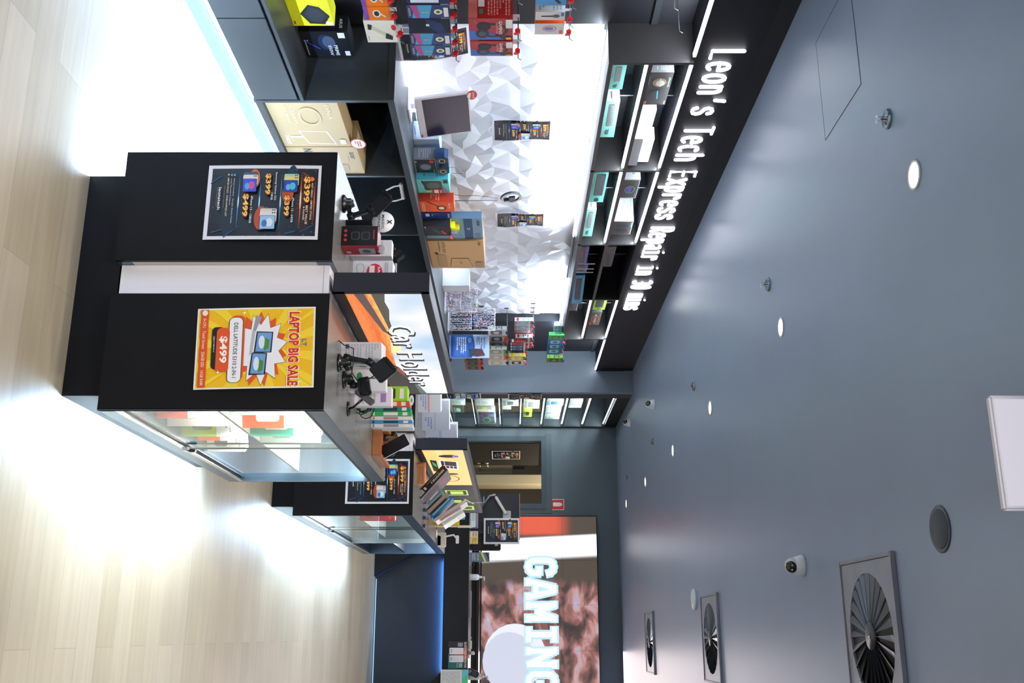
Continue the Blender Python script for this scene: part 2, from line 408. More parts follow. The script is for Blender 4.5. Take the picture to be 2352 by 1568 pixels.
for k, (a, c) in enumerate(zip(BAYS, BAYS[1:])):
    nm = ('nearest', 'second', 'third', 'farthest')[k]
    if k != 2:
        led((UX - .02, a + .03, 2.37), (UX - .02, c - .03, 2.37), .018, 5, 'lit white strip under the middle board of the %s upper shelf bay' % nm, direction=(-.3, 0, -1), emit=9)
        led((UX - .02, a + .03, 2.63), (UX - .02, c - .03, 2.63), .018, 6, 'lit white strip under the fascia above the %s upper shelf bay' % nm, direction=(-.3, 0, -1), emit=9)
led((UX - .02, 1.4, 2.63), (UX - .02, 4.98, 2.63), .022, 22, 'lit white strip under the fascia above the near hanging packs', direction=(-.3, 0, -1), emit=9)
led((UX - .02, 10.66, 2.63), (UX - .02, 11.97, 2.63), .018, 9, 'lit white strip under the fascia end above the far accessory wall', direction=(-.2, .1, -1), emit=9)
led((NX + .13, 5.06, 2.135), (NX + .13, 8.15, 2.135), .02, 18, 'lit white strip above the near part of the faceted wall', direction=(.1, 0, -1), emit=12, col=(.66, .82, 1))
led((NX + .13, 9.25, 2.135), (NX + .13, 11.0, 2.135), .02, 11, 'lit white strip above the far part of the faceted wall', direction=(.1, 0, -1), emit=12, col=(.66, .82, 1))
MB().box(NX + .12, NX + .14, 8.17, 9.23, 2.135, 2.147, M('#aab6cc', .3)).build('unlit_strip', label='unlit strip housing between the two lit strips above the faceted wall', cat='light strip')
led((NX + .06, 5.12, .93), (NX + .06, 6.1, .93), .02, 11, 'lit strip lying at the back of the counter near its front end', direction=(.25, 0, 1), emit=10, col=(.6, .82, 1))
led((NX + .06, 8.15, .93), (NX + .06, 9.1, .93), .02, 9, 'lit strip lying at the back of the counter past the brown monitor box', direction=(.25, 0, 1), emit=10, col=(.7, .86, 1))
led((CX - .03, .2, .10), (CX - .03, 10.6, .10), .02, 150, 'long cool strip under the wall counter lighting the floor', col=(.42, .66, 1), direction=(.55, 0, -1), emit=5, hexc='#8fc4ff')

# ------------------------------------------------------------------ lit sign lettering (round stroke font, fixed pitch)
def A(cx, cy, rx, ry, a0, a1, n=10): return [(cx + rx * math.cos(math.radians(a0 + (a1 - a0) * i / n)), cy + ry * math.sin(math.radians(a0 + (a1 - a0) * i / n))) for i in range(n + 1)]
XH = .72
S_ = [(.85, .56), (.74, .68), (.5, XH), (.24, .68), (.12, .54), (.24, .42), (.5, .37), (.76, .3), (.88, .17), (.76, .04), (.5, 0), (.22, .03), (.08, .15)]
GL = {
 'L': [[(.12, 1), (.12, 0), (.88, 0)]], 'e': [[(.1, .38), (.88, .38)] + A(.49, .36, .4, .36, 2, 315, 16)], 'o': [A(.49, .36, .4, .36, 0, 360, 18)],
 'n': [[(.12, 0), (.12, XH)], [(.12, .4)] + A(.48, .42, .36, .3, 180, 0) + [(.84, 0)]], "'": [[(.55, 1.0), (.45, .66)]], 's': [S_],
 'T': [[(.05, 1), (.95, 1)], [(.5, 1), (.5, 0)]], 'c': [A(.5, .36, .4, .36, 50, 310, 14)], 'h': [[(.12, 0), (.12, 1)], [(.12, .4)] + A(.48, .42, .36, .3, 180, 0) + [(.84, 0)]],
 'E': [[(.88, 1), (.14, 1), (.14, 0), (.88, 0)], [(.14, .52), (.78, .52)]], 'x': [[(.08, XH), (.92, 0)], [(.92, XH), (.08, 0)]],
 'p': [[(.12, XH), (.12, -.28)], A(.49, .36, .37, .36, 0, 360, 18)], 'r': [[(.18, XH), (.18, 0)], [(.18, .4)] + A(.55, .42, .37, .3, 180, 20)],
 'R': [[(.12, 0), (.12, 1), (.5, 1)] + A(.5, .74, .36, .26, 90, -90) + [(.12, .48)], [(.5, .48), (.9, 0)]],
 'a': [[(.15, .64)] + A(.5, .46, .34, .26, 110, 0) + [(.84, 0)], A(.45, .2, .33, .2, 0, 360, 16)], 'i': [[(.2, XH), (.5, XH), (.5, 0)], [(.1, 0), (.9, 0)], [(.5, .96), (.5, .97)]],
 '3': [A(.47, .74, .36, .26, 150, -90) , A(.47, .25, .4, .25, 90, -150)], '0': [A(.5, .5, .4, .5, 0, 360, 20), [(.5, .44), (.5, .56)]],
 'm': [[(.06, 0), (.06, XH)], [(.06, .5)] + A(.28, .52, .22, .2, 180, 0) + [(.5, 0)], [(.5, .5)] + A(.72, .52, .22, .2, 180, 0) + [(.94, 0)]]}
sg = thing('shop_sign', (UX, 7.2, 2.72), 'white lit lettering of the repair shop sign along the black fascia', 'sign')
LET = M('#f6f6ff', emit=3.2)
for i, ch in enumerate("Leon's Tech Express Repair in 30 mins"):
    if ch == ' ': continue
    b = MB(); y0 = 4.875 + i * .1262; m_ = None
    for st in GL[ch]:
        pts = [(UX + .012, y0 + p[0] * .094, 2.722 + p[1] * .178) for p in st]
        b.tube(pts, .0105, LET, 8)
        for p in (pts[0], pts[-1]): b.lathe([(.001, -.0105), (.0075, -.0075), (.0105, 0), (.0075, .0075), (.001, .0105)], p, LET, 8)
        for p in pts[1:-1]: b.lathe([(.0075, -.0075), (.0105, 0), (.0075, .0075)], p, LET, 8)
    b.build('letter', sg)

# ------------------------------------------------------------------ display islands
def show_case(t, x0, x1, y0, y1, z0, z1, face, glass_to=None):
    """box case; glass on side face (+1 right, -1 left)"""
    xi, xo = (x0, x1) if face > 0 else (x1, x0)          # back (inner) and glazed side
    s = 1 if face > 0 else -1
    FT = M('#33383e', .3, .3)
    MB().box(x0, x1, y0, y0 + .02, z0, z1, BLACK, .001).build('front_panel', t)
    MB().box(xo - s * .004, xo, y0 - .0, y0 + .02, z0, z1, M('#8996a6', .35)).build('edge_band', t)
    TOPM = noisy('satin_grey_top', '#6d6e6e', '#717270', 5, .25, stretch=(6, 1, 1), r2=.28)
    MB().box(x0, x1, y0 + .02, y1, z1 - .06, z1, FRAME, .001).box(x0, x1, y0, y1, z1, z1 + .001, TOPM).build('top_board', t)
    MB().box(x0, x1, y0 + .02, y1, z0, z0 + .055, FRAME, .001).build('base_board', t)
    MB().box(x0, x1, y1 - .02, y1, z0 + .055, z1 - .06, FRAME).build('end_frame', t)
    MB().box(xi, xi + s * .018, y0 + .02, y1 - .02, z0 + .055, z1 - .06, M('#c9c7c0', .45)).build('back_panel', t)
    b = MB()                                              # track
    b.box(xo - s * .035, xo - s * .003, y0 + .02, y1 - .02, z0 + .055, z0 + .062, M('#0c0c0d')).box(xo - s * .004, xo, y0 + .02, y1 - .02, z0 + .055, z0 + .075, STEEL).box(xo - s * .022, xo - s * .019, y0 + .02, y1 - .02, z0 + .062, z0 + .08, STEEL)
    b.box(xo - s * .035, xo, y0 + .02, y1 - .02, z1 - .072, z1 - .06, M('#2a2d30', .4)); b.build('door_track', t)
BODYT = .945
def island(y0, y1, xs, gapx, name, ordw):
    t = thing('display_island', (-1.24, (y0 + y1) / 2, 0), '%s display island, black ended with glass side cases and a white centre post' % ordw, 'display island')
    MB().box(xs[0] + .07, xs[3] - .065, y0 + .06, y1 - .06, 0, .155, BLACK).build('plinth', t)
    show_case(t, xs[2], xs[3], y0, y1, .157, BODYT, 1)
    show_case(t, xs[0], xs[1], y0, y1, .157, BODYT, -1)
    MB().box(gapx[0], gapx[1], y0 + .05, y1 - .05, .165, BODYT - .015, M('#f3eef4', .45)).box(gapx[0], gapx[1], y0 + .049, y0 + .05, BODYT - .036, BODYT - .035, '#99949c').build('centre_post', t)
    return t
XS = (-1.736, -1.303, -1.176, -.747); GP = (-1.302, -1.177)
I1 = island(3.387, 5.083, XS, GP, 'a', 'near')
I2 = island(6.6, 9.85, XS, GP, 'b', 'far')
# interiors: shelves, doors, lock, strip
def case_inside(t, x0, x1, y0, y1, split, glass_end, locky):
    MB().box(x0 + .02, x1 - .05, y0 + .02, y1 - .02, .50, .512, M('#b9bab6', .35)).build('inner_shelf', t)
    gd = MB().box(x1 - .012, x1 - .007, y0 + .025, split, .222, .878, GLASS).build('glass_door', t)
    MB().box(x1 - .026, x1 - .021, split - .03, glass_end, .222, .878, GLASS).build('glass_door', t)
    MB().box(x1 - .027, x1 - .020, split - .033, split - .03, .222, .878, M('#31413f', .2)).box(x1 - .013, x1 - .006, split, split + .003, .222, .878, M('#31413f', .2)).build('door_edge', t)
    b = MB().box(x1 - .005, x1 + .012, split - .07, split - .03, .222, .245, STEEL, .003); b.box(x1 + .004, x1 + .016, split - .055, split - .035, .245, .275, BPLAST, .003); b.build('door_lock', gd)
case_inside(I1, -1.176, -.747, 3.387, 5.083, 4.18, 5.06, 4.15)
case_inside(I2, -1.176, -.747, 6.6, 9.85, 7.6, 8.7, 7.55)
MB().box(-1.15, -.75, 8.7, 8.72, .212, .885, M('#6d757c', .35)).build('partition', I2)
MB().box(-1.15, -.76, 8.72, 9.83, .55, .565, M('#15171a', .4)).build('inner_shelf', I2)
led((-.80, 3.44, .868), (-.80, 5.05, .868), .012, 15, 'lit strip inside the near island case under its top', emit=8, direction=(-.3, 0, -1), col=(1, .98, .92))
led((-.84, 3.44, .487), (-.84, 5.05, .487), .012, 8, 'added strip brightening the lower goods of the near island case, under its middle shelf', emit=6, direction=(-.3, 0, -1), col=(1, .98, .92))  # added so the goods below the opaque shelf are not dark
led((-.84, 6.65, .487), (-.84, 8.65, .487), .012, 6, 'added strip brightening the lower goods of the far island case, under its middle shelf', emit=6, direction=(-.3, 0, -1), col=(.95, 1, 1))  # same added strip for the far case's lower goods
led((-.80, 6.65, .868), (-.80, 9.8, .868), .012, 9, 'lit strip inside the far island case under its top', emit=8, direction=(-.3, 0, -1), col=(.95, 1, 1))
led((-.795, 3.5, .14), (-.795, 5.0, .14),   .02, 26, 'cool strip under the near island lighting the floor on its right side', col=(.42, .66, 1), direction=(.8, 0, -1), emit=6)
led((-1.685, 3.5, .14), (-1.685, 5.0, .14), .02, 62, 'cool strip under the near island lighting the floor on its left side', col=(.42, .66, 1), direction=(-.8, 0, -1), emit=6)
led((-.795, 6.75, .14), (-.795, 9.75, .14),   .02, 62, 'cool strip under the far island lighting the floor on its right side', col=(.42, .66, 1), direction=(.8, 0, -1), emit=6)
led((-1.685, 6.75, .14), (-1.685, 9.75, .14), .02, 40, 'cool strip under the far island lighting the floor on its left side', col=(.42, .66, 1), direction=(-.8, 0, -1), emit=6)

# ------------------------------------------------------------------ posters
def spark(n, seed, cols):
    r = random.Random(seed); o = []
    for _ in range(n):
        x = r.uniform(.03, .97); y = r.choice((r.uniform(.05, .95), r.uniform(.8, .97))); l = r.uniform(.008, .03)
        o.append(('p', [(x, y), (x + .004, y), (x + l * .6 + .003, y + l), (x + l * .6, y + l)], r.choice(cols)))
    return o
def price(tx, cx, cy, w, h):
    return [('t', tx, cx, cy, w * 1.12, h * 1.22, .06, '#7c2207'), ('t', tx, cx, cy, w * 1.05, h * 1.1, .045, '#d5661a'), ('t', tx, cx, cy, w, h, .02, '#ffd75e')]
def phones(x, y, w, h, cols, scr):
    o = []
    n = len(cols)
    for k, c in enumerate(cols): o.append(('R', x + k * w * .14, y, x + k * w * .14 + w * .5, y + h, .02, c)); o.append(('e', x + k * w * .14 + w * .07, y + h * .88, w * .035, h * .05, '#444b50')); o.append(('e', x + k * w * .14 + w * .07, y + h * .76, w * .035, h * .05, '#444b50'))
    a = x + n * w * .14 + w * .06
    o += [('R', a, y, x + w, y + h * .95, .015, '#1b2a52'), ('R', a + w * .02, y + h * .03, x + w * .98, y + h * .92, .012, scr[0]), ('e', (a + x + w) / 2, y + h * .6, w * .2, h * .2, scr[1]), ('e', (a + x + w) / 2 + w * .05, y + h * .3, w * .17, h * .16, scr[2])]
    return o
def glow(x0, y0, x1, y1, c): return [('p', [(x0, (y0 + y1) / 2), ((x0 + x1) / 2, y0), (x1, (y0 + y1) / 2), ((x0 + x1) / 2, y1)], c)]
def phone_poster():
    B1 = '#4aa6e8'; B2 = '#1d4a78'; O = '#e8642a'
    A_ = [('r', 0, 0, 1, 1, '#e9e7ef'), ('r', .045, .035, .955, .975, '#11131c'), ('e', .5, .985 - .12, .42, .085, '#2c1512'), ('e', .2, .75, .2, .05, '#14304c'), ('e', .75, .2, .2, .06, '#14202f')]
    A_ += [('p', [(.1, .83), (.5, .822), (.85, .83), (.5, .838)], O), ('p', [(.1, .83), (.1, .845), (.2, .955), (.2, .94)], '#a8451c'), ('p', [(.2, .95), (.5, .944), (.8, .95), (.5, .956)], O), ('p', [(.8, .95), (.9, .83), (.9, .845), (.82, .956)], B2), ('e', .47, .83, .12, .007, '#ffd9a0')]
    for y in (.655, .47, .285): A_ += [('p', [(.1, y), (.5, y - .009), (.88, y), (.5, y + .009)], B2), ('p', [(.1, y), (.5, y - .004), (.88, y), (.5, y + .004)], B1), ('e', .5, y, .08, .006, '#bfe6ff')]
    for x, y, d in ((.86, .27, -1), (.88, .80, 1), (.14, .12, -1), (.86, .16, 1)): A_ += [('p', [(x, y), (x + .02, y), (x + .02 - .1 * d * (1 if d < 0 else -.4), y - .09), (x - .1 * d * (1 if d < 0 else -.4), y - .09)], B2)]
    A_ += spark(46, 3, ('#3b7fb5', '#c4622c', '#7fc0ea'))
    A_ += [('t', 'HOT DEALS - LIMITED STOCK', .5, .93, .5, .016, .01, '#ffe9c8'), ('e', .2, .925, .03, .02, '#ff7a2a')]
    A_ += price('$399', .34, .882, .34, .055) + [('t', 'BEST VALUE', .68, .893, .25, .02, .012, '#ffe9c8'), ('t', '& PHONES', .66, .868, .18, .014, .012, '#ffe9c8')]
    A_ += [('e', .4, .72, .12, .05, '#c14e14')] + phones(.13, .68, .25, .13, ('#a7d9b2', '#ead78a'), ('#1c47b0', '#49c9d6', '#7ba7f2')) + [('t', 'iPhone 12 - 64GB', .62, .77, .33, .019, .006, '#f2f3f6')] + price('$399', .56, .715, .27, .048)
    A_ += [('t', 'Samsung Galaxy S22', .3, .61, .38, .02, .006, '#f2f3f6'), ('t', '- 128GB', .42, .582, .13, .017, .006, '#f2f3f6')] + price('$399', .27, .54, .27, .048) + [('e', .73, .5, .16, .06, '#b8460f'), ('e', .72, .6, .12, .04, '#b8460f')] + phones(.6, .49, .28, .145, ('#dcd3cf', '#e9e2de'), ('#9cc4e6', '#dfeaf6', '#3a78b8'))
    A_ += [('e', .2, .42, .13, .05, '#d06a14')] + phones(.11, .32, .27, .13, ('#3a4a6a', '#e9dfe0'), ('#3f51d8', '#e0538e', '#55a9e6')) + [('t', 'iPhone 13 - 128GB', .62, .41, .36, .019, .006, '#f2f3f6')] + price('$499', .56, .355, .29, .05)
    A_ += [('t', 'Factory Certified   Genuine Battery Health', .5, .243, .6, .013, .004, '#cfe4f4'), ('t', 'Local Warranty & Support', .38, .218, .36, .013, .004, '#cfe4f4'), ('r', .14, .236, .165, .252, '#3aa0d8'), ('r', .14, .211, .165, .226, '#3aa0d8'), ('p', [(.13, .185), (.165, .185), (.148, .203)], '#f0b52c'), ('t', 'LIMITED STOCK - WHILE SUPPLIES LAST', .45, .192, .52, .014, .004, '#ffe9b8'), ('t', 'unlocked devices', .45, .165, .3, .008, 0, '#9a9aa0'), ('t', 'leonstech', .47, .125, .3, .026, .012, '#f4f1e8'), ('t', 'tech express repair', .45, .1, .26, .008, 0, '#9a9aa0')]
    return A_
def laptop_poster():
    A_ = [('r', 0, 0, 1, 1, '#f4efe6'), ('r', .02, .015, .98, .985, '#f6bd12')]
    for k in range(18):
        a = math.radians(k * 20); a2 = a + math.radians(8); q = lambda t: (min(.98, max(.02, .52 + .9 * math.cos(t))), min(.985, max(.015, .55 + .9 * math.sin(t))))
        A_.append(('p', [(.52, .55), q(a), q(a2)], '#fbd532'))
    st = lambda cx, cy, R, r, n, c, ph=0: ('p', [(cx + (R if i % 2 == 0 else r) * math.cos(math.pi * i / n + ph), cy + (R if i % 2 == 0 else r) * .5 * math.sin(math.pi * i / n + ph)) for i in range(2 * n)], c)
    A_ += [st(.52, .535, .47, .33, 11, '#e5561f', .25), st(.52, .55, .455, .305, 11, '#3a3a3a', .05), st(.52, .55, .445, .298, 11, '#f4f0f4', .05)]
    A_ += [('p', [(.1, .50), (.34, .47), (.34, .49), (.12, .55)], '#9a9da2')]
    for x, y, wd, hg in ((.3, .51, .27, .13), (.56, .475, .28, .12)):
        A_ += [('p', [(x, y), (x + wd, y - .02), (x + wd * .98, y + hg), (x + .01, y + hg + .01)], '#20242a'), ('p', [(x + .015, y + .01), (x + wd - .02, y - .005), (x + wd * .95, y + hg - .012), (x + .02, y + hg)], '#6f9fd2'), ('e', x + wd * .5, y + hg * .35, wd * .3, hg * .2, '#dfe9f5'), ('p', [(x + wd * .3, y + hg * .55), (x + wd * .9, y + hg * .5), (x + wd * .8, y + hg * .8), (x + wd * .4, y + hg * .85)], '#4f8a3c')]
    A_ += [('p', [(.3, .5), (.57, .48), (.6, .455), (.28, .475)], '#b9bcc0')]
    A_ += [('t', 'LAPTOP BIG SALE', .52, .825, .935, .108, .05, '#f6eee0'), ('t', 'LAPTOP BIG SALE', .52, .825, .91, .09, .03, '#d9262a'), ('t', 'LT', .45, .915, .09, .035, .02, '#3a7fc0'), ('t', 'Tech Express Repair', .45, .888, .12, .006, 0, '#555555')]
    A_ += [('R', .1, .29, .9, .41, .06, '#e5561f'), ('R', .12, .275, .93, .395, .06, '#2c2c2c'), ('R', .125, .28, .925, .39, .055, '#f5f2f4'), ('t', 'DELL LATITUDE 5310 2-IN-1', .53, .335, .68, .035, .012, '#1d1d1f')]
    A_ += [('R', .24, .135, .76, .24, .05, '#17171a'), ('t', '@MRP?', .45, .153, .2, .014, 0, '#f1efe9'), ('R', .25, .175, .8, .285, .055, '#e5561f'), ('t', '$499', .52, .232, .33, .07, .03, '#fdfaf4')]
    A_ += [('r', .02, .035, .98, .098, '#e0511c'), ('e', .06, .067, .035, .024, '#f6e6dc'), ('t', 'i5-CPU   Touch Screen   256GB SSD   16GB RAM', .54, .067, .82, .026, .004, '#ffe6d4')]
    for x, y in ((.07, .4), (.9, .36), (.93, .88), (.8, .2)): A_.append(('p', [(x, y - .02), (x + .008, y - .004), (x + .03, y), (x + .008, y + .004), (x, y + .02), (x - .008, y + .004), (x - .03, y), (x - .008, y - .004)], '#fff6cf'))
    return A_
def poster(name, label, o, u, v, W, Hh, items, warp=None, rough=.35, group=None, lift=.0003, rise=0):
    """printed sheet: laid out flat, cut into a fine grid, then curled by warp(x, y) metres"""
    f = MB(); f.art((0, 0, 0), X3, Y3, W, Hh, items, rough=rough, clip=True)
    f.add([(0, 0, -.0003), (W, 0, -.0003), (W, Hh, -.0003), (0, Hh, -.0003)], [(3, 2, 1, 0)], M('#e6e4ea'))
    bm = bmesh.new(); vs = [bm.verts.new(p) for p in f.v]
    for idx, mi in zip(f.f, f.m):
        try: fc = bm.faces.new([vs[k] for k in idx]); fc.material_index = mi
        except ValueError: pass
    if warp:
        bm.normal_update(); bmesh.ops.triangulate(bm, faces=bm.faces[:], quad_method='BEAUTY', ngon_method='EAR_CLIP')
        for k in range(1, 16):
            bmesh.ops.bisect_plane(bm, geom=bm.verts[:] + bm.edges[:] + bm.faces[:], plane_co=(0, Hh * k / 16, 0), plane_no=(0, 1, 0))
        for k in range(1, 5):
            bmesh.ops.bisect_plane(bm, geom=bm.verts[:] + bm.edges[:] + bm.faces[:], plane_co=(W * k / 5, 0, 0), plane_no=(1, 0, 0))
    def wl(x, y):                      # the curl as flat strips between the cuts, so print layers never cross
        i = min(4, max(0, int(x * 5))); j = min(15, max(0, int(y * 16))); a = x * 5 - i; c = y * 16 - j
        return (warp(i / 5, j / 16) * (1 - a) + warp((i + 1) / 5, j / 16) * a) * (1 - c) + (warp(i / 5, (j + 1) / 16) * (1 - a) + warp((i + 1) / 5, (j + 1) / 16) * a) * c
    o = Vector(o); u = Vector(u).normalized(); v = Vector(v).normalized(); n = u.cross(v).normalized()
    bm.verts.index_update(); b = MB(); b.mats = f.mats
    b.v = [tuple(o + u * q.co.x + v * q.co.y + n * (q.co.z + .0006 + (wl(q.co.x / W, q.co.y / Hh) if warp else 0))) for q in bm.verts]
    b.f = [tuple(q.index for q in fc.verts) for fc in bm.faces]; b.m = [fc.material_index for fc in bm.faces]; b.sm = [False] * len(b.f); bm.free()
    return b.build(name, label=label, cat='poster', group=group)
bow = lambda a, c=0: (lambda x, y: .002 + a * math.sin(math.pi * y) * (0.4 + .6 * abs(x - .5) * 2) + c * (1 - x))
PH = phone_poster()
pA = P(468, 550, Y=3.387)
poster('phone_price_poster', 'dark phone deals poster with glowing prices on the near black island end', (-1.678, 3.385, .470), X3, Z3, .297, .42, PH, bow(.004))
poster('laptop_sale_poster', 'yellow laptop big sale poster on the black end beside the white post', (-1.115, 3.385, .478), (1, 0, .03), (-.02, 0, 1), .297, .42, laptop_poster(), bow(.003))
poster('phone_price_poster', 'dark phone deals poster on the far island end, half hidden', (-1.121, 6.598, .499), X3, Z3, .297, .42, PH, bow(.001))
poster('phone_price_poster', 'small looking dark deals poster on the faceted wall past the tilted monitor', (NX + .055, 6.235, 1.46), Y3, Z3, .297, .42, PH, lambda x, y: .012 * math.sin(math.pi * 2 * y) * (x - .5) + .012 * (x - .3) ** 2, rise=.003)
poster('phone_price_poster', 'dark deals poster on the faceted wall beyond the ring light', (NX + .055, 7.84, 1.46), Y3, Z3, .297, .42, PH, lambda x, y: .016 * math.sin(math.pi * 2 * y) * (x - .4), rise=.003)
poster('phone_price_poster', 'dark deals poster high on the narrow board left of the glass tower shelves', (-2.866, 12.03, 1.55), Y3, Z3, .28, .42, PH, lambda x, y: .01 + .009 * math.sin(9 * y), rise=.004)
def blue_ad():
    A_ = [('r', 0, 0, 1, 1, '#e7e7ef'), ('r', .05, .03, .95, .97, '#14265e'), ('r', .05, .2, .95, .8, '#2f6fc4'), ('l', .15, .84, .85, .93, 2, '#d8e6ff'), ('t', 'leonstech', .5, .1, .5, .03, .01, '#d8e6ff')]
    for i, c in enumerate(('#e0c43a', '#dfe8f2', '#e6efe0', '#9fd0f0', '#e0c43a', '#dfe8f2')): A_.append(('r', .14 + .38 * (i % 2), .25 + .17 * (i // 2), .46 + .38 * (i % 2), .38 + .17 * (i // 2), c))
    return A_
poster('repair_price_poster', 'blue repair poster low on the narrow board left of the glass tower shelves', (-2.866, 11.0 + .99, .79), Y3, Z3, .28, .42, blue_ad(), lambda x, y: .01 + .009 * math.sin(9 * y + 1), rise=.004)
poster('phone_price_poster', 'dark deals poster on the open stock room door', Vector((-2.66, 14.31, 1.3)) + Vector((math.cos(math.radians(76)) * .25 + .004, math.sin(math.radians(76)) * .25 - .004, 0)), (math.cos(math.radians(76)), math.sin(math.radians(76)), 0), Z3, .297, .42, PH, lambda x, y: .004, lift=.0006)

# ------------------------------------------------------------------ screens
def screen_box(x0, x1, y0, y1, z0, z1, label, items, base, emit=1.0, frame=.03):
    t = thing('video_display', ((x0 + x1) / 2, (y0 + y1) / 2, z0), label, 'screen')
    FB = M('#22222c', .4)
    MB().box(x0, x1 - .004, y0, y1, z0, z1, FB, .002).build('housing', t)
    b = MB(); b.box(x1 - .004, x1, y0, y0 + frame * .4, z0, z1, FB).box(x1 - .004, x1, y1 - frame * .4, y1, z0, z1, FB).box(x1 - .004, x1, y0, y1, z1 - frame, z1, FB).box(x1 - .004, x1, y0, y1, z0, z0 + frame * 1.4, FB); b.build('bezel', t)
    b = MB(); b.art((x1 - .003, y0 + frame * .4, z0 + frame * 1.4), Y3, Z3, y1 - y0 - frame * .8, z1 - z0 - frame * 2.4, items, emit=emit, lift=.0004); b.build('screen', t)
    return t
def sky_mat():
    m = bpy.data.materials.new('screen_sky'); m.use_nodes = True; nt = m.node_tree; b = nt.nodes['Principled BSDF']; L = nt.links.new; N = nt.nodes.new
    tc = N('ShaderNodeTexCoord'); n = N('ShaderNodeTexNoise'); n.inputs['Scale'].default_value = 2.4; L(tc.outputs['Object'], n.inputs['Vector'])
    r = N('ShaderNodeValToRGB'); r.color_ramp.elements[0].color = srgb('#a9d2f6'); r.color_ramp.elements[1].color = srgb('#ffffff'); r.color_ramp.elements[0].position = .35; r.color_ramp.elements[1].position = .6
    L(n.outputs[0], r.inputs[0]); L(r.outputs[0], b.inputs['Emission Color']); b.inputs['Emission Strength'].default_value = .45; b.inputs['Base Color'].default_value = (0, 0, 0, 1); return m
def grad_mat(name, stops, axis=2, emit=1.2, lo=0., hi=1., noise=0., scale=20, stretch=(1, 1, 1)):
    m = bpy.data.materials.new(name); m.use_nodes = True; nt = m.node_tree; b = nt.nodes['Principled BSDF']; L = nt.links.new; N = nt.nodes.new
    tc = N('ShaderNodeTexCoord'); sp = N('ShaderNodeSeparateXYZ'); L(tc.outputs['Generated'], sp.inputs[0])
    mr = N('ShaderNodeMapRange'); mr.inputs['From Min'].default_value = lo; mr.inputs['From Max'].default_value = hi; L(sp.outputs[axis], mr.inputs[0]); out = mr.outputs[0]
    if noise:
        mp = N('ShaderNodeMapping'); mp.inputs['Scale'].default_value = stretch; L(tc.outputs['Object'], mp.inputs[0])
        n = N('ShaderNodeTexNoise'); n.inputs['Scale'].default_value = scale; n.inputs['Detail'].default_value = 4; L(mp.outputs[0], n.inputs['Vector'])
        ma = N('ShaderNodeMath'); ma.operation = 'MULTIPLY_ADD'; L(n.outputs[0], ma.inputs[0]); ma.inputs[1].default_value = noise; L(out, ma.inputs[2]); out = ma.outputs[0]
    r = N('ShaderNodeValToRGB'); e = r.color_ramp.elements
    while len(e) < len(stops): e.new(.5)
    for k, (p, c) in enumerate(stops): e[k].position = p; e[k].color = srgb(c)
    L(out, r.inputs[0]); L(r.outputs[0], b.inputs['Emission Color']); b.inputs['Emission Strength'].default_value = emit * .5; b.inputs['Base Color'].default_value = (0, 0, 0, 1); return m
SKY = sky_mat(); ROAD = grad_mat('screen_sunset_ground', [(.0, '#c24a22'), (.35, '#ff8a4c'), (.6, '#d96a34'), (.85, '#ffb060'), (1, '#ffd08a')], 2, 1.1, 0, .6, .5, 30, (1, .5, 6))
CO = '#191f33'
car = [('r', 0, 0, 1, 1, SKY), ('p', [(0, 0), (1, 0), (1, .17), (.5, .3), (.36, .42), (0, .36)], ROAD), ('p', [(0, .11), (.3, .29), (.33, .36), (0, .25)], M('#6b5a57', emit=.8)), ('p', [(0, .34), (0, .52), (.06, .48), (.12, .5), (.2, .45), (.3, .44), (.37, .4), (.2, .38)], M('#5c5a52', emit=.8)),
       ('p', [(.36, .36), (.5, .28), (.55, .42), (.44, .47)], M('#ffd9a0', emit=1.2)), ('p', [(.55, 0), (.66, .3), (.78, .42), (1, .5), (1, 0)], M('#4a4540', emit=.7)), ('p', [(.78, .42), (.88, .52), (1, .62), (1, .5)], M('#6a7a70', emit=.8)), ('p', [(.66, .3), (.78, .42), (.8, .38), (.69, .24)], M('#a05a48', emit=.8))]
car += [('t', 'Car Holder', .575, .56, .65, .42, .035, M(CO, emit=1.)), ('t', 'Car Holder', .56, .565, .635, .38, .005, M('#ffffff', emit=1.3))]
S1 = screen_box(-1.272, -1.192, 3.43, 5.03, BODYT + .002, 1.298, 'lit screen on the near island showing a road at sunset and the words car holder', car, None)
F_ = lambda c, e: M(c, emit=e)
desk = [('r', 0, 0, 1, 1, F_('#ffc47a', 1.25)), ('p', [(.0, .30), (.16, .36), (.16, .5), (.0, .46)], F_('#ffcf8e', 1.25)), ('e', .07, .60, .016, .26, F_('#3a2830', .6)), ('e', .0725, .78, .011, .07, F_('#8a4ac0', 1.)), ('o', .0725, .78, .013, .085, .2, F_('#e8c8f0', 1.)),
        ('p', [(.115, .30), (.215, .26), (.235, .76), (.135, .78)], F_('#f1e9f2', 1.1)), ('p', [(.122, .35), (.175, .33), (.19, .72), (.137, .74)], F_('#4a3c42', .6)), ('p', [(.125, .42), (.178, .40), (.18, .43), (.127, .45)], F_('#e8c0a0', .8))]
desk += [('p', [(.18 + .003 * k, .34 + .1 * k), (.208 + .003 * k, .33 + .1 * k), (.211 + .003 * k, .41 + .1 * k), (.183 + .003 * k, .42 + .1 * k)], F_('#3a3034', .5)) for k in range(4)]
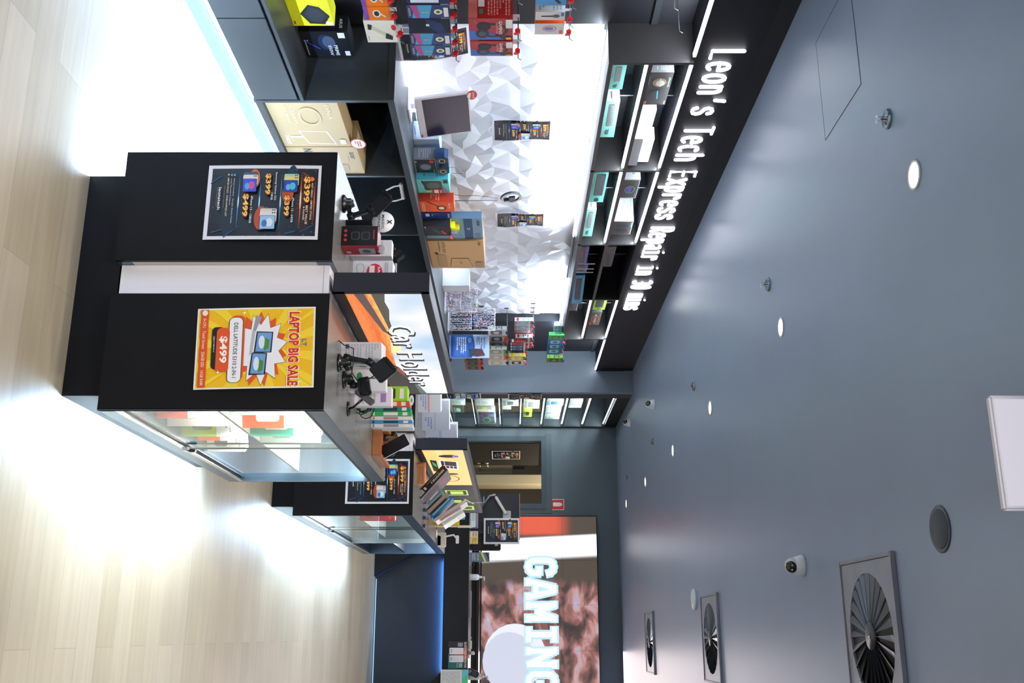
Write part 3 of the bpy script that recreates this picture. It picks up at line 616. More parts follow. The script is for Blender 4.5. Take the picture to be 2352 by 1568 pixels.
desk += [('p', [(.11, .08), (.25, .05), (.26, .2), (.12, .24)], F_('#35302c', .5)), ('p', [(.13, .12), (.17, .11), (.2, .19), (.16, .2)], F_('#3ac08a', .8)), ('e', .29, .5, .012, .2, F_('#52331f', .5)), ('o', .355, .42, .045, .27, .12, F_('#7a4420', .6)), ('r', .455, 0, .5, 1, F_('#1c1c22', .1)), ('r', .5, 0, 1, 1, F_('#2a2a28', .25)),
         ('r', .54, .1, .63, .8, F_('#b9e24a', 1.)), ('r', .55, .15, .62, .75, F_('#343a26', .4)), ('r', .56, .25, .61, .65, F_('#d2ee7a', .9)), ('r', .72, .2, .78, .5, F_('#b9e24a', 1.)), ('p', [(.7, .6), (.8, .85), (.8, .9), (.7, .65)], F_('#d2ee7a', 1.)), ('r', .84, .35, .93, .85, F_('#b9e24a', 1.)), ('r', .86, .42, .91, .78, F_('#4a5a2a', .4))]
S2 = screen_box(-1.272, -1.192, 6.65, 10.3, BODYT + .002, 1.298, 'lit screen on the far island showing orange desk accessories and a green end', desk, None)

# ------------------------------------------------------------------ ceiling fittings
KY = 1.0714
dl = thing('ceiling_downlight', (-1.64, 3.384, H), 'nearest warm downlight in the left ceiling row', 'ceiling light', 'ceiling downlights')
MB().lathe([(.058, 0), (.058, -.004), (.05, -.006), (.046, 0), (.046, .001)], (-1.64, 3.384, H), M('#cfd2d6', .4), 24).build('trim_ring', dl)
MB().lathe([(.0455, -.001), (.0455, -.0035), (.001, -.0035)], (-1.64, 3.384, H), M('#ffe6c4', emit=4.5), 24).build('lens', dl)
sp = bpy.data.lights.new('downlight_beam', 'SPOT'); sp.energy = 42; sp.spot_size = 2.1; sp.spot_blend = .9; sp.color = (1, .88, .72); sp.shadow_soft_size = .04
so = bpy.data.objects.new('downlight_beam', sp); sc.collection.objects.link(so); so.parent = dl; so.location = (0, 0, -.02)
for k, y in enumerate((5.30, 7.36, 9.18, 11.17, 13.12)): dup(dl, (-1.64, y, H), '%s warm downlight counted from the front in the left ceiling row' % ('second', 'third', 'fourth', 'fifth', 'sixth')[k])
s0 = thing('fire_sprinkler', (-1.97, 3.56, H), 'nearest chrome fire sprinkler in the ceiling', 'sprinkler', 'ceiling sprinklers')
MB().lathe([(.042, 0), (.042, -.004), (.036, -.012), (.02, -.004), (.016, -.002)], (-1.97, 3.56, H), M('#7b8890', .25, .8), 22).build('cup', s0)
b = MB(); b.tube([(-1.98, 3.56, H), (-1.98, 3.56, H - .035), (-1.97, 3.56, H - .045)], .002, CHROME, 6).tube([(-1.96, 3.56, H), (-1.96, 3.56, H - .035), (-1.97, 3.56, H - .045)], .002, CHROME, 6)
for k in range(10): a = k * math.pi / 5; b.prism([(-.003, .004), (.003, .004), (.004, .019), (-.004, .019)], (-1.97, 3.56, H - .047), (math.cos(a), math.sin(a), 0), (-math.sin(a), math.cos(a), 0), .0012, CHROME)
b.build('deflector', s0)
MB().tube([(-1.97, 3.56, H - .004), (-1.97, 3.56, H - .03)], .003, M('#a3202a', .2), 8).build('bulb', s0)
for k, y in enumerate((5.49, 7.97, 10.46, 12.92)): dup(s0, (-1.96, y, H), '%s chrome fire sprinkler counted from the front' % ('second', 'third', 'fourth', 'fifth')[k])
def dome(loc, label, ry=0):
    x, y, z = loc; t = thing('dome_camera', loc, label, 'security camera', 'dome security cameras')
    WP = M('#e4e9f2', .35)
    MB().lathe([(.055, 0), (.055, -.008), (.052, -.02), (.044, -.045), (.036, -.05)], loc, WP, 28).build('base', t)
    d = Vector((math.sin(ry) * -.5, -.72, -.55)).normalized(); c = Vector((x, y, z - .052)); 
    b = MB(); V = []
    q = d.to_track_quat('Z', 'Y').to_matrix().to_4x4(); q.translation = c; b.T = q
    b.lathe([(.001, -.042), (.024, -.034), (.038, -.018), (.042, 0), (.04, .014), (.035, .024), (.031, .028)], (0, 0, 0), WP, 24); eb = b.build('eyeball', t)
    b = MB(q); b.lathe([(.031, .0275), (.029, .033), (.001, .036)], (0, 0, 0), M('#0c0d10', .12), 24).build('lens_window', eb)
    b = MB(q)
    for xx in (-.012, .012): b.lathe([(.005, .035), (.004, .038)], (xx, .008, 0), M('#cfc8b0', .3), 10)
    b.box(-.012, .012, -.016, -.004, .034, .037, M('#55503f', .3)); b.build('sensor', eb)
    return t
dome((-.339, 5.245, H), 'white turret camera on the ceiling between the downlights and the big air vent', -.6)
dome((-2.32, 10.25, H), 'white dome camera on the ceiling near the end of the shop sign', .5)
dome((-2.57, 12.39, H), 'white dome camera on the ceiling above the glass tower shelves', .5)
MB().lathe([(.085, 0), (.085, -.012), (.07, -.022), (.02, -.024)], (-.274, 8.43, H), M('#d6dde6', .4), 28).box(-.29, -.262, 8.36, 8.372, H - .024, H - .02, M('#59c98a', emit=1.)).build('wifi_access_point', label='round white flat ceiling unit beside the middle air vent', cat='access point')
t = thing('ceiling_speaker', (-.353, 3.526, H), 'round dark ceiling speaker between the hanging sign and the big air vent', 'speaker')
MB().lathe([(.083, 0), (.083, -.004), (.078, -.008), (.07, -.004)], (-.353, 3.526, H), M('#4b515d', .5), 32).build('rim', t)
MB().lathe([(.07, -.003), (.066, -.006), (.001, -.007)], (-.353, 3.526, H), M('#2f333c', .6), 32).build('grille', t)
def vent(x, y, label):
    t = thing('air_vent', (x, y, H), label, 'air vent', 'swirl ceiling vents')
    PL = noisy('dusty_grey_vent', '#7f8190', '#8a8c9a', 9, .4); h = .322; R_ = .255; n = 40; V = []; F = []
    for k in range(n):
        a = 2 * math.pi * k / n; c, s_ = math.cos(a), math.sin(a); m_ = h * .94 / max(abs(c), abs(s_))
        V += [(x + R_ * c, y + R_ * s_, H - .014), (x + m_ * c, y + m_ * s_, H - .014), (x + R_ * c, y + R_ * s_, H - .004)]
    for k in range(n): a = 3 * k; c = 3 * ((k + 1) % n); F += [(a, a + 1, c + 1, c), (a, c, c + 2, a + 2)]
    MB().add(V, F, PL).build('face_plate', t)
    b = MB(); g = .305
    for (x0, x1, y0, y1) in ((x - h, x + h, y - h, y - g), (x - h, x + h, y + g, y + h), (x - h, x - g, y - g, y + g), (x + g, x + h, y - g, y + g)): b.box(x0, x1, y0, y1, H - .02, H, PL, .003)
    b.build('frame', t)
    MB().lathe([(.27, -.0035), (.27, -.004), (.001, -.004)], (x, y, H), M('#0a0b0d', .6), 32).build('plenum', t)
    b = MB(); nb = 24
    for k in range(nb):
        a = 2 * math.pi * k / nb; u = Vector((math.cos(a), math.sin(a), 0)); v = Vector((-math.sin(a), math.cos(a), 0)); c = Vector((x, y, 0))
        p = [c + u * .05 + v * .0 + Vector((0, 0, H - .016)), c + u * R_ + v * -.006 + Vector((0, 0, H - .016)), c + u * R_ + v * .026 + Vector((0, 0, H - .005)), c + u * .05 + v * .006 + Vector((0, 0, H - .005))]
        b.add(p + [q + Vector((0, 0, -.0015)) for q in p], [(0, 1, 2, 3), (7, 6, 5, 4), (0, 4, 5, 1), (1, 5, 6, 2), (2, 6, 7, 3), (3, 7, 4, 0)], M('#5a6270', .3, .4))
    b.build('swirl_blades', t)
    MB().lathe([(.055, -.006), (.055, -.02), (.001, -.02)], (x, y, H), M('#2b2e36', .4), 24).lathe([(.006, -.02), (.005, -.024)], (x, y, H), CHROME, 10).build('hub', t)
    return t
vent(.008, 4.296, 'largest looking swirl air vent, nearest in the ceiling'); vent(.03, 7.78, 'middle swirl air vent beside the round white unit'); vent(.085, 11.24, 'farthest swirl air vent near the back wall')
a = P(2272, 907, Y=2.6); c_ = P(2308, 1172, Y=2.6); zb = (a.z + c_.z) / 2
t = thing('hanging_sign', ((a.x + c_.x) / 2, 2.6, zb), 'plain white hanging lightbox sign cut off by the top of the photo', 'sign')
MB().box(a.x, c_.x, 2.6, 2.625, zb, H - .04, M('#eceaf4', .4), .006).build('frame', t)
MB().box(a.x + .012, c_.x - .012, 2.597, 2.6, zb + .012, H - .05, M('#e6e2f0', emit=.72)).build('lit_face', t)
b = MB()
for xx in (a.x + .05, c_.x - .05): b.tube([(xx, 2.612, H - .04), (xx, 2.612, H)], .004, STEEL, 8)
b.build('hanging_rod', t)
def panel(x, y, label, pw_=30):  # fill lights added out of view to raise the room's brightness
    t = thing('added_panel_light', (x, y, H), label, 'ceiling light')
    MB().box(x - .18, x + .18, y - .25, y + .25, H - .05, H, M('#e9e7f2', .4), .004).build('frame', t)
    MB().box(x - .16, x + .16, y - .23, y + .23, H - .053, H - .05, M('#f2f0fa', emit=.95)).build('diffuser', t)
    area('added_panel_glow', (x, y, H - .056), (.3, .44), pw_, (1, .97, .93), (0, 0, -1), t)
panel(-.54, .2, 'added unseen fill light on the ceiling behind the photographer', 26)
panel(-.54, 1.3, 'added unseen fill light on the ceiling just above the photographer', 20)
panel(1.7, .6, 'added unseen fill light over the right aisle, first from the entrance', 12)
panel(1.7, 4.2, 'added unseen fill light over the right aisle, second from the entrance', 22)
panel(1.7, 7.8, 'added unseen fill light over the right aisle, third from the entrance', 24)
panel(2.3, 11.0, 'added unseen fill light over the right end of the service counter', 22)
# ceiling access hatch: thin shadow gap
b = MB(); x0, x1, y0, y1 = -2.80, -2.265, 3.79, 4.30
for q in ((x0, x1, y0, y0 + .004), (x0, x1, y1 - .004, y1), (x0, x0 + .004, y0, y1), (x1 - .004, x1, y0, y1)): b.box(*q, H - .0015, H, M('#3a424d', .6))
b.box(x0 + .004, x1 - .004, y0 + .004, y1 - .004, H - .001, H, CEIL); struct('trim_14', b)

# ------------------------------------------------------------------ glass tower shelves at the end of the left wall
t = thing('glass_display_tower', (-3.1, 13.2, .5), 'tall built in glass fronted shelf tower left of the back doorway', 'display cabinet')
ZS = [.50, .775, 1.106, 1.456, 1.739, 2.038, 2.333, 2.627]
SB = M('#2b3338', .3)
for z in ZS: MB().box(-3.38, -2.885, 12.34, 14.11, z - .012, z + .012, SB).build('shelf_board', t)
for y0, y1, x in ((12.335, 13.25, -2.873), (13.22, 14.11, -2.882)): MB().box(x - .003, x + .003, y0, y1, .52, 2.92, GLASS).build('sliding_glass', t)
MB().box(-2.886, -2.869, 12.33, 14.12, .5, .52, STEEL).build('bottom_track', t)
for k, z in enumerate(ZS[1:] + [2.93]):
    led((-2.90, 12.38, z - .028), (-2.90, 14.05, z - .028), .014, 6 if k > 2 else 3.5, 'lit strip %s inside the glass tower' % ('at the lowest level', 'at the second level', 'at the third level', 'at the fourth level', 'at the fifth level', 'at the sixth level', 'at the topmost but one level', 'under the top')[k], emit=(8 if k > 1 else 2.5), direction=(-.3, 0, -1), col=(.85, .95, 1), thick=.008)

# ------------------------------------------------------------------ video wall
def led_wall():
    m = bpy.data.materials.new('blurred_gaming_footage'); m.use_nodes = True; nt = m.node_tree; b = nt.nodes['Principled BSDF']; L = nt.links.new; N = nt.nodes.new
    tc = N('ShaderNodeTexCoord'); mp = N('ShaderNodeMapping'); mp.inputs['Scale'].default_value = (1.3, 1, 2.3); L(tc.outputs['Object'], mp.inputs[0])
    n = N('ShaderNodeTexNoise'); n.inputs['Scale'].default_value = 2.0; n.inputs['Detail'].default_value = 3; n.inputs['Distortion'].default_value = .5; L(mp.outputs[0], n.inputs['Vector'])
    r = N('ShaderNodeValToRGB'); e = r.color_ramp.elements
    for p, c in ((.30, '#40393a'), (.42, '#5a4a48'), (.52, '#a5706a'), (.6, '#d5a8a8'), (.66, '#bfb4cc'), (.74, '#eecfd2')):
        if p == .30: e[0].position = p; e[0].color = srgb(c)
        elif p == .70: e[-1].position = p; e[-1].color = srgb(c)
        else: q = e.new(p); q.color = srgb(c)
    L(n.outputs[0], r.inputs[0])
    sp_ = N('ShaderNodeSeparateXYZ'); L(tc.outputs['Object'], sp_.inputs[0])
    # plain brown region at the left, footage to the right
    mr = N('ShaderNodeMapRange'); mr.interpolation_type = 'SMOOTHSTEP'; mr.inputs['From Min'].default_value = -1.66; mr.inputs['From Max'].default_value = -1.48; L(sp_.outputs[0], mr.inputs[0])
    mx = N('ShaderNodeMix'); mx.data_type = 'RGBA'; mx.inputs[6].default_value = srgb('#5c5048'); L(mr.outputs[0], mx.inputs[0]); L(r.outputs[0], mx.inputs[7])
    # red patch lower left
    def band(out, lo, hi, f0, f1):
        a = N('ShaderNodeMapRange'); a.interpolation_type = 'SMOOTHSTEP'; a.inputs['From Min'].default_value = f0; a.inputs['From Max'].default_value = f1; a.inputs['To Min'].default_value = lo; a.inputs['To Max'].default_value = hi; L(out, a.inputs[0]); return a.outputs[0]
    def mul(a, c):
        q = N('ShaderNodeMath'); q.operation = 'MULTIPLY'; L(a, q.inputs[0]); L(c, q.inputs[1]); return q.outputs[0]
    red = mul(band(sp_.outputs[0], 1, 0, -2.27, -2.2), band(sp_.outputs[2], 1, 0, 1.0, 1.3))
    m2 = N('ShaderNodeMix'); m2.data_type = 'RGBA'; L(red, m2.inputs[0]); L(mx.outputs[2], m2.inputs[6]); m2.inputs[7].default_value = srgb('#f2664a')
    # slanted white band
    ad = N('ShaderNodeMath'); ad.operation = 'MULTIPLY_ADD'; L(sp_.outputs[2], ad.inputs[0]); ad.inputs[1].default_value = .05; L(sp_.outputs[0], ad.inputs[2])
    wh = mul(band(ad.outputs[0], 0, 1, -2.18, -2.13), band(ad.outputs[0], 1, 0, -1.92, -1.83))
    m3 = N('ShaderNodeMix'); m3.data_type = 'RGBA'; L(wh, m3.inputs[0]); L(m2.outputs[2], m3.inputs[6]); m3.inputs[7].default_value = (1.9, 1.9, 2.0, 1)
    L(m3.outputs[2], b.inputs['Emission Color']); b.inputs['Emission Strength'].default_value = .42; b.inputs['Base Color'].default_value = (.01, .01, .01, 1); b.inputs['Roughness'].default_value = .5
    return m
vw = thing('video_wall', (.9, 14.2, 1.17), 'large lit video wall with the word gaming behind the service counter', 'screen')
MB().box(-1.60, 3.4, 14.13, 14.2, 1.17, 2.79, M('#1a1a1c', .5)).build('cabinet', vw)
fo = MB().add([(-1.585, 14.128, 1.18), (3.39, 14.128, 1.18), (3.39, 14.128, 2.78), (-1.585, 14.128, 2.78)], [(0, 1, 2, 3)], led_wall()).build('display_face', vw)
b = MB()
for k in range(1, 9): b.box(-1.585 + k * .6, -1.583 + k * .6, 14.127, 14.1285, 1.18, 2.78, M('#2a2422', .6))
b.box(-1.585, 3.39, 14.127, 14.1285, 1.74, 1.742, M('#2a2422', .6)).box(-1.585, 3.39, 14.127, 14.1285, 2.3, 2.302, M('#2a2422', .6)); b.build('panel_seams', vw)
# white cup like circle in the footage
MB().art((-.1, 14.127, 1.18), X3, Z3, 1, 1, [('e', .38, .46, .42, .42, M('#eef0fb', emit=.95)), ('e', .45, .38, .38, .36, M('#dde2f6', emit=.85))]).build('footage_shape', vw)
G5 = [[(.86, .74)] + [(.5 + .36 * math.cos(math.radians(a)), .74 + .2 * math.sin(math.radians(a))) for a in (25, 60, 90, 120, 155)] + [(.14, .7), (.14, .3)] + [(.5 + .36 * math.cos(math.radians(a)), .26 + .2 * math.sin(math.radians(a))) for a in (205, 240, 270, 300, 335)] + [(.86, .44), (.55, .44)]]
A5 = [[(.08, .06), (.4, .94), (.6, .94), (.92, .06)], [(.25, .32), (.75, .32)], [(.0, .06), (.22, .06)], [(.78, .06), (1.0, .06)]]
M5 = [[(.16, .06), (.16, .94), (.5, .35), (.84, .94), (.84, .06)], [(.04, .06), (.28, .06)], [(.72, .06), (.96, .06)], [(.04, .94), (.2, .94)], [(.8, .94), (.96, .94)]]
I5 = [[(.5, .06), (.5, .94)], [(.18, .06), (.82, .06)], [(.18, .94), (.82, .94)]]
N5 = [[(.16, .06), (.16, .94), (.84, .06), (.84, .94)], [(.04, .06), (.28, .06)], [(.72, .94), (.96, .94)], [(.04, .94), (.2, .94)]]
for i, g in enumerate((G5, A5, M5, I5, N5, G5)):
    b = MB()
    for rad, dy, mt in ((.062, .004, M('#c0e8ff', emit=1.0)), (.034, .008, M('#ffffff', emit=1.1))):
        for st in g:
            pts = [(-1.02 + i * .3 + p[0] * .25, 1.80 + p[1] * .40) for p in st]
            for (xa, za), (xb, zb) in zip(pts, pts[1:]):
                d = Vector((xb - xa, zb - za)); ln = d.length; d /= ln; nrm = Vector((-d.y, d.x)); e_ = rad * .55
                q = [(xa - d.x * e_ + nrm.x * rad * sx, za - d.y * e_ + nrm.y * rad * sx) for sx in (-1, 1)] + [(xb + d.x * e_ + nrm.x * rad * sx, zb + d.y * e_ + nrm.y * rad * sx) for sx in (1, -1)]
                b.add([(p[0], 14.127 - dy, p[1]) for p in q], [(0, 3, 2, 1)], mt)
    b.build('lit_letter', vw)
area('video_glow', (1.0, 14.1, 1.98), (5.0, 1.55), 42, (1, .86, .84), (0, -1, 0), vw)

# ------------------------------------------------------------------ service counter
t = thing('service_counter', (.3, 12.2, 0), 'dark service counter with blue edge lighting in front of the video wall', 'counter')
NAVY = M('#151b26', .45)
MB().box(-.9, 2.9, 11.98, 12.6, 0, .80, NAVY).build('recessed_front', t)
MB().box(-1.95, 3.0, 11.85, 12.62, .805, 1.092, M('#0e0f11', .4, spec=.3)).build('upper_front', t)
MB().box(-1.96, 3.01, 11.84, 12.64, 1.092, 1.10, M('#1a1d24', .3)).build('counter_top', t)
b = MB(); b.prism([(-1.95, 0), (-.645, 0), (-.95, .52), (-.95, .805), (-1.95, .805)], (0, 11.97, 0), X3, Z3, .12, M('#0e0f11', .4, spec=.3)); b.build('left_front_panel', t)
b = MB(); b.prism([(3.0, 0), (1.2, 0), (.40, .805), (3.0, .805)][::-1], (0, 11.97, 0), X3, Z3, .12, M('#0e0f11', .4, spec=.3)); b.build('right_front_panel', t)
BL = M('#1a4fd0', emit=2.2)
MB().box(-.86, .42, 11.955, 11.965, .795, .803, BL).build('blue_edge_light', t)
MB().tube([(-.655, 11.972, .01), (-.945, 11.972, .50)], .005, BL, 6).build('blue_edge_light', t)
area('blue_glow', (-.2, 11.93, .79), (1.25, .02), 3.6, (.12, .4, 1), (0, .5, -1), t)
led((-.62, 11.94, .012), (2.8, 11.94, .012), .012, 14, 'thin cool strip along the foot of the service counter', col=(.45, .72, 1), direction=(0, -1, .3), emit=1.2, hexc='#9fd0ff', thick=.008)
t = thing('back_bench', (.6, 13.8, 0), 'dark work bench with a dark splash panel under the video wall', 'bench')
MB().box(-1.62, 3.4, 13.5, 14.12, 0, 1.13, M('#1b1a18', .5)).build('body', t)
MB().box(-1.63, 3.4, 13.47, 14.13, 1.13, 1.165, M('#232120', .4)).build('top', t)

# ------------------------------------------------------------------ product boxes
def pb(name, label, cat, loc, yaw, w_, d_, h_, col, front=(), left=(), right=(), top=(), group=None, rough=.45, bev=.0015, pitch=0, extra=None):
    T = rotz(yaw, loc)
    if pitch: T = T @ Matrix.Rotation(math.radians(pitch), 4, 'X')
    b = MB(T); b.box(0, w_, 0, d_, 0, h_, M(col, rough), bev)
    if front: b.art((0, 0, 0), X3, Z3, w_, h_, list(front), rough=rough)
    if left: b.art((0, d_, 0), (0, -1, 0), Z3, d_, h_, list(left), rough=rough)
    if right: b.art((w_, 0, 0), Y3, Z3, d_, h_, list(right), rough=rough)
    if top: b.art((0, 0, h_), X3, Y3, w_, d_, list(top), rough=rough)
    if extra: extra(b)
    return b.build(name, label=label, cat=cat, group=group, origin=tuple(T @ Vector((w_ / 2, d_ / 2, 0))))
def mouse_art(cx, cy, s_, c='#23262c', hl='#5a6470'): return [('e', cx, cy, .13 * s_, .2 * s_, c), ('e', cx - .01, cy + .03 * s_, .09 * s_, .12 * s_, hl), ('r', cx - .006, cy + .05 * s_, cx + .006, cy + .17 * s_, '#101114')]
def kb_art(x0, y0, x1, y1, c='#3a4046', k='#8f979c', rows=5, cols=15):
    o = [('R', x0, y0, x1, y1, .02, c)]; dx = (x1 - x0) / (cols + 1); dy = (y1 - y0) / (rows + 1)
    for j in range(rows):
        for i in range(cols): o.append(('r', x0 + dx * (i + .6), y0 + dy * (j + .6), x0 + dx * (i + 1.4), y0 + dy * (j + 1.35), k))
    return o
LX = -3.2
def at_shelf(y0, y1, X): a = YY(y0, X); return a, YY(y1, X) - a
# low drawer unit
h = P(769, 60, X=-3.18).z - .412
pb('motherboard_box', 'bright yellow hardware box on the low drawer unit', 'box', (-3.18, 4.43, .412), 90, .29, .12, h, '#dfe20c', [('r', 0, 0, 1, 1, '#e8ea12'), ('p', [(.35, .5), (.62, .25), (.93, .42), (.95, .78), (.7, .95), (.42, .75)], '#17191c'), ('p', [(.42, .52), (.62, .35), (.88, .47), (.88, .72), (.68, .85), (.48, .7)], '#2a2d31'), ('r', .86, .82, .97, .97, '#f2f2ee'), ('r', .84, .04, .94, .08, '#b5471c')], right=[('r', 0, 0, 1, 1, '#222316')])
h = P(803, 92, X=-3.2).z - .412
pb('power_supply_box', 'black hardware box with PRIME lettering on the low drawer unit', 'box', (-3.205, 4.81, .412), 90, .255, .1, h, '#0d0e12', [('r', .03, .03, .97, .97, '#0e1016'), ('e', .42, .5, .3, .16, '#1c2c4a'), ('e', .42, .56, .24, .13, '#4a5870'), ('p', [(.3, .05), (.36, .05), (.7, .35), (.64, .35)], '#2b3f9a'), ('t', 'PRIME', .72, .68, .4, .07, .02, '#dfe2e6'), ('t', '850W', .72, .56, .4, .07, .02, '#cfd3d8'), ('r', .04, .78, .24, .92, '#e8e8ea'), ('r', .74, .84, .92, .94, '#e8e8ea'), ('l', .3, .06, .9, .16, 2, '#9aa0a8')], left=[('r', 0, 0, 1, 1, '#0a0b0e'), ('t', 'ASUS', .5, .86, .6, .06, .01, '#cfd3d8')])
# cubby monitor cartons
def mon_art(brand, big, lines='#e8dcc4'):
    return [('t', brand, .84, .1, .2, .06, .02, lines), ('p', [(.62, .3), (.93, .38), (.95, .8), (.64, .72)], lines), ('p', [(.64, .32), (.91, .395), (.93, .775), (.66, .7)], '#c7a878'), ('p', [(.74, .16), (.78, .16), (.78, .34), (.74, .33)], lines), ('p', [(.66, .13), (.86, .17), (.86, .18), (.66, .14)], lines), ('t', big, .26, .33, .36, .06, .0, lines), ('t', 'your horizon', .26, .24, .36, .07, 0, lines), ('t', 'EVNIA', .2, .84, .3, .06, .0, lines), ('o', .3, .55, .2, .16, .2, '#cdb186'), ('R', .82, .86, .93, .95, .01, lines)]
pb('monitor_carton', 'brown monitor carton with white line drawing in the first counter cubby', 'box', (-2.955, 5.14, .166), 90, .545, .16, .42, '#c8ab7c', mon_art('PHILIPS', 'Open'), top=[('r', 0, 0, 1, 1, '#dcc498')])  # paler top face: light falling on it is put into the colour
pb('monitor_carton', 'plain brown monitor carton behind the near island, second in the counter cubby', 'box', (-2.955, 5.70, .166), 90, .375, .19, .45, '#c4a678', [('t', 'acer', .3, .9, .25, .06, .02, '#4a4238'), ('t', 'Monitor', .42, .84, .2, .02, 0, '#8a7a62'), ('t', 'N', .1, .3, .12, .12, .03, '#35302a'), ('R', .62, .45, .95, .8, .06, '#b39a74')], top=[('r', 0, 0, 1, 1, '#e2cba0')])  # top again painted paler, as lit cardboard
b = MB(rotz(90, (-2.955, 5.60, .58))); b.art((-.02, -.004, 0), X3, Z3, .13, .11, [('e', .5, .5, .5, .45, '#d42b2b'), ('e', .5, .5, .44, .39, '#f4f2ee'), ('l', .2, .3, .8, .7, 3, '#c44')]); b.box(0, .09, -.003, -.002, .02, .09, '#f4f2ee'); b.build('price_sticker', label='white and red price tag on the brown monitor carton', cat='sticker')
# white cable bundle hanging in the cubby
b = MB(); c0 = P(925, 425, X=-3.0); c1 = P(880, 440, X=-3.0); c2 = P(888, 462, X=-3.0); c3 = P(930, 455, X=-3.0)
b.tube([c0, c0 + (c1 - c0) * .5 + Vector((0, -.03, .01)), c1, (c1 + c2) / 2 + Vector((0, 0, -.02)), c2, (c2 + c3) / 2 + Vector((0, .02, -.005)), c3], .006, M('#f1f1f3', .4), 8)
for k in range(6): p = P(921 + k, 424 + k * 6, X=-3.0); b.lathe([(.011, -.012), (.015, 0), (.011, .012)], p, M('#e8e8ec', .5), 10, 'Y')
b.build('cable_bundle', label='white cable bundle tucked under the counter edge in the cubby', cat='cable')
# ---- counter top goods
def stub(Xb, Xt, yb, yt): return None
BLp = P(951, 229, X=-3.22); BRp = Vector((-3.22, P(965, 318, X=-3.22).y, BLp.z))
Xt = -3.22
for k in range(60):
    q = P(1077, 213, X=Xt)
    if q.y >= BLp.y: break
    Xt -= .005
TLp = P(1077, 213, X=Xt); TLp.y = BLp.y
t = thing('all_in_one_computer', (-3.25, (BLp.y + BRp.y) / 2, CT), 'white framed monitor with a dark blank screen tilted on the counter', 'monitor')
u = (BRp - BLp); v = TLp - BLp; W_ = u.length; H_ = v.length; u.normalize(); v.normalize(); nn = u.cross(v).normalized()
q = Matrix((u, -nn, v)).transposed().to_4x4(); q.translation = BLp
MB(q).box(0, W_, 0, .022, 0, H_, M('#d9d3da', .35), .004).build('body', t); pcb = t.children[0] if t.children else t
MB(q).art((0, 0, 0), X3, Z3, W_, H_, [('r', .035, .13, .97, .975, M('#2c2740', .3, spec=.25)), ('t', 'ASUS', .5, .06, .08, .02, 0, '#a8a4ac'), ('r', .9, .02, .97, .05, '#c23a3a')]).build('screen', t)
b = MB(); cx_, cy_ = -3.33, (BLp.y + BRp.y) / 2; b.box(cx_ - .09, cx_ + .09, cy_ - .09, cy_ + .09, CT, CT + .012, WHITE, .004).box(cx_ - .012, cx_ + .012, cy_ - .03, cy_ + .03, CT + .012, 1.2, WHITE, .003); b.build('stand', t)
b = MB(q); b.art((0, -.001, 0), X3, Z3, W_, H_, [('e', .06, 1.05, .11, .095, '#d42b2b'), ('p', [(.0, 1.04), (.15, 1.01), (.13, .98), (.07, .96), (.0, .99)], '#f3f1ee'), ('t', 'SALE', .06, 1.08, .15, .04, .02, '#f6e6e2')], lift=.001); b.build('sale_sticker', t, label='round red sale sticker')
for i, (a, c, r_) in enumerate((((935, 262), (955, 246), .002), ((928, 262), (948, 280), .002), ((942, 318), (952, 290), .004))):
    p0 = P(a[0], a[1], X=-3.28); p1 = P(c[0], c[1], X=-3.28); MB().tube([p0, (p0 + p1) / 2 + Vector((0, .02, .02)), p1], r_, M('#9fb6d8', .4), 6).build('white_cable', label=('thin cable looping on the counter below the white monitor', 'thin cable lying nearest the front of the white monitor', 'thick white cable at the far corner of the white monitor')[i], cat='cable')
w1, w2 = at_shelf(323, 361, -3.24)
pb('laptop_carton', 'plain pale box with round logo on the counter past the white monitor', 'box', (-3.24, w1 - .02, CT), 90, .27, .14, .175, '#aebfd4', [('o', .45, .5, .14, .2, .12, '#7f93ad'), ('t', 'hp', .45, .5, .12, .16, 0, '#7f93ad')])
rb = dict(front=[('r', .04, .04, .96, .96, '#17161a'), ('R', .3, .2, .8, .78, .1, '#2e3c40'), ('e', .55, .5, .2, .24, '#6f8a74'), ('e', .52, .5, .12, .16, '#8a5fc0'), ('e', .16, .8, .1, .11, '#d2302e'), ('t', 'RAZER', .8, .88, .2, .06, .01, '#9fb8a4'), ('r', .12, .06, .2, .12, '#d8d8d8')], left=[('r', 0, 0, 1, 1, '#5f6470'), ('l', .1, .2, .9, .8, 6, '#858a96')])
pb('gaming_mouse_box', 'grey framed dark mouse box with red dot on the wall counter', 'box', (-3.12, 6.19, CT), 88, .20, .09, .15, '#8d8f98', **rb)
# small cylinder gadget with two dark rings standing on the grey framed box
t = thing('desk_fan_speaker', (-3.2, 6.18, CT + .15), 'small dark gadget with round grilles on top of the grey framed box', 'speaker')
b = MB(rotz(84, (-3.12, 6.16, CT + .152))); b.prism([(.0, .0), (.21, 0), (.225, .02), (.225, .055), (.2, .085), (.02, .085), (0, .06)], (0, 0, 0), X3, Z3, -.075, M('#173a63', .3)); b.build('body', t)
b = MB(rotz(84, (-3.12, 6.16, CT + .152)))
for xx in (.045, .18): b.art((0, -.001, 0), X3, Z3, .225, .085, [('e', xx / .225, .5, .15, .42, '#0c0d10'), ('o', xx / .225, .5, .16, .44, .14, '#8a7a50'), ('o', xx / .225, .5, .1, .28, .3, '#c9c2b0')], lift=.0008)
b.lathe([(.001, -.014), (.017, -.01), (.02, 0), (.02, .001)], (.112, 0, .04), M('#0b0b0e', .5), 14, 'Y'); b.build('grilles', t)
b = MB(rotz(84, (-3.12, 6.16, CT + .152))); b.tube([(.13, .0, .085), (.16, .02, .14), (.26, .03, .18), (.24, .02, .1)], .002, M('#77839a', .4), 6); b.build('antenna_loop', t)
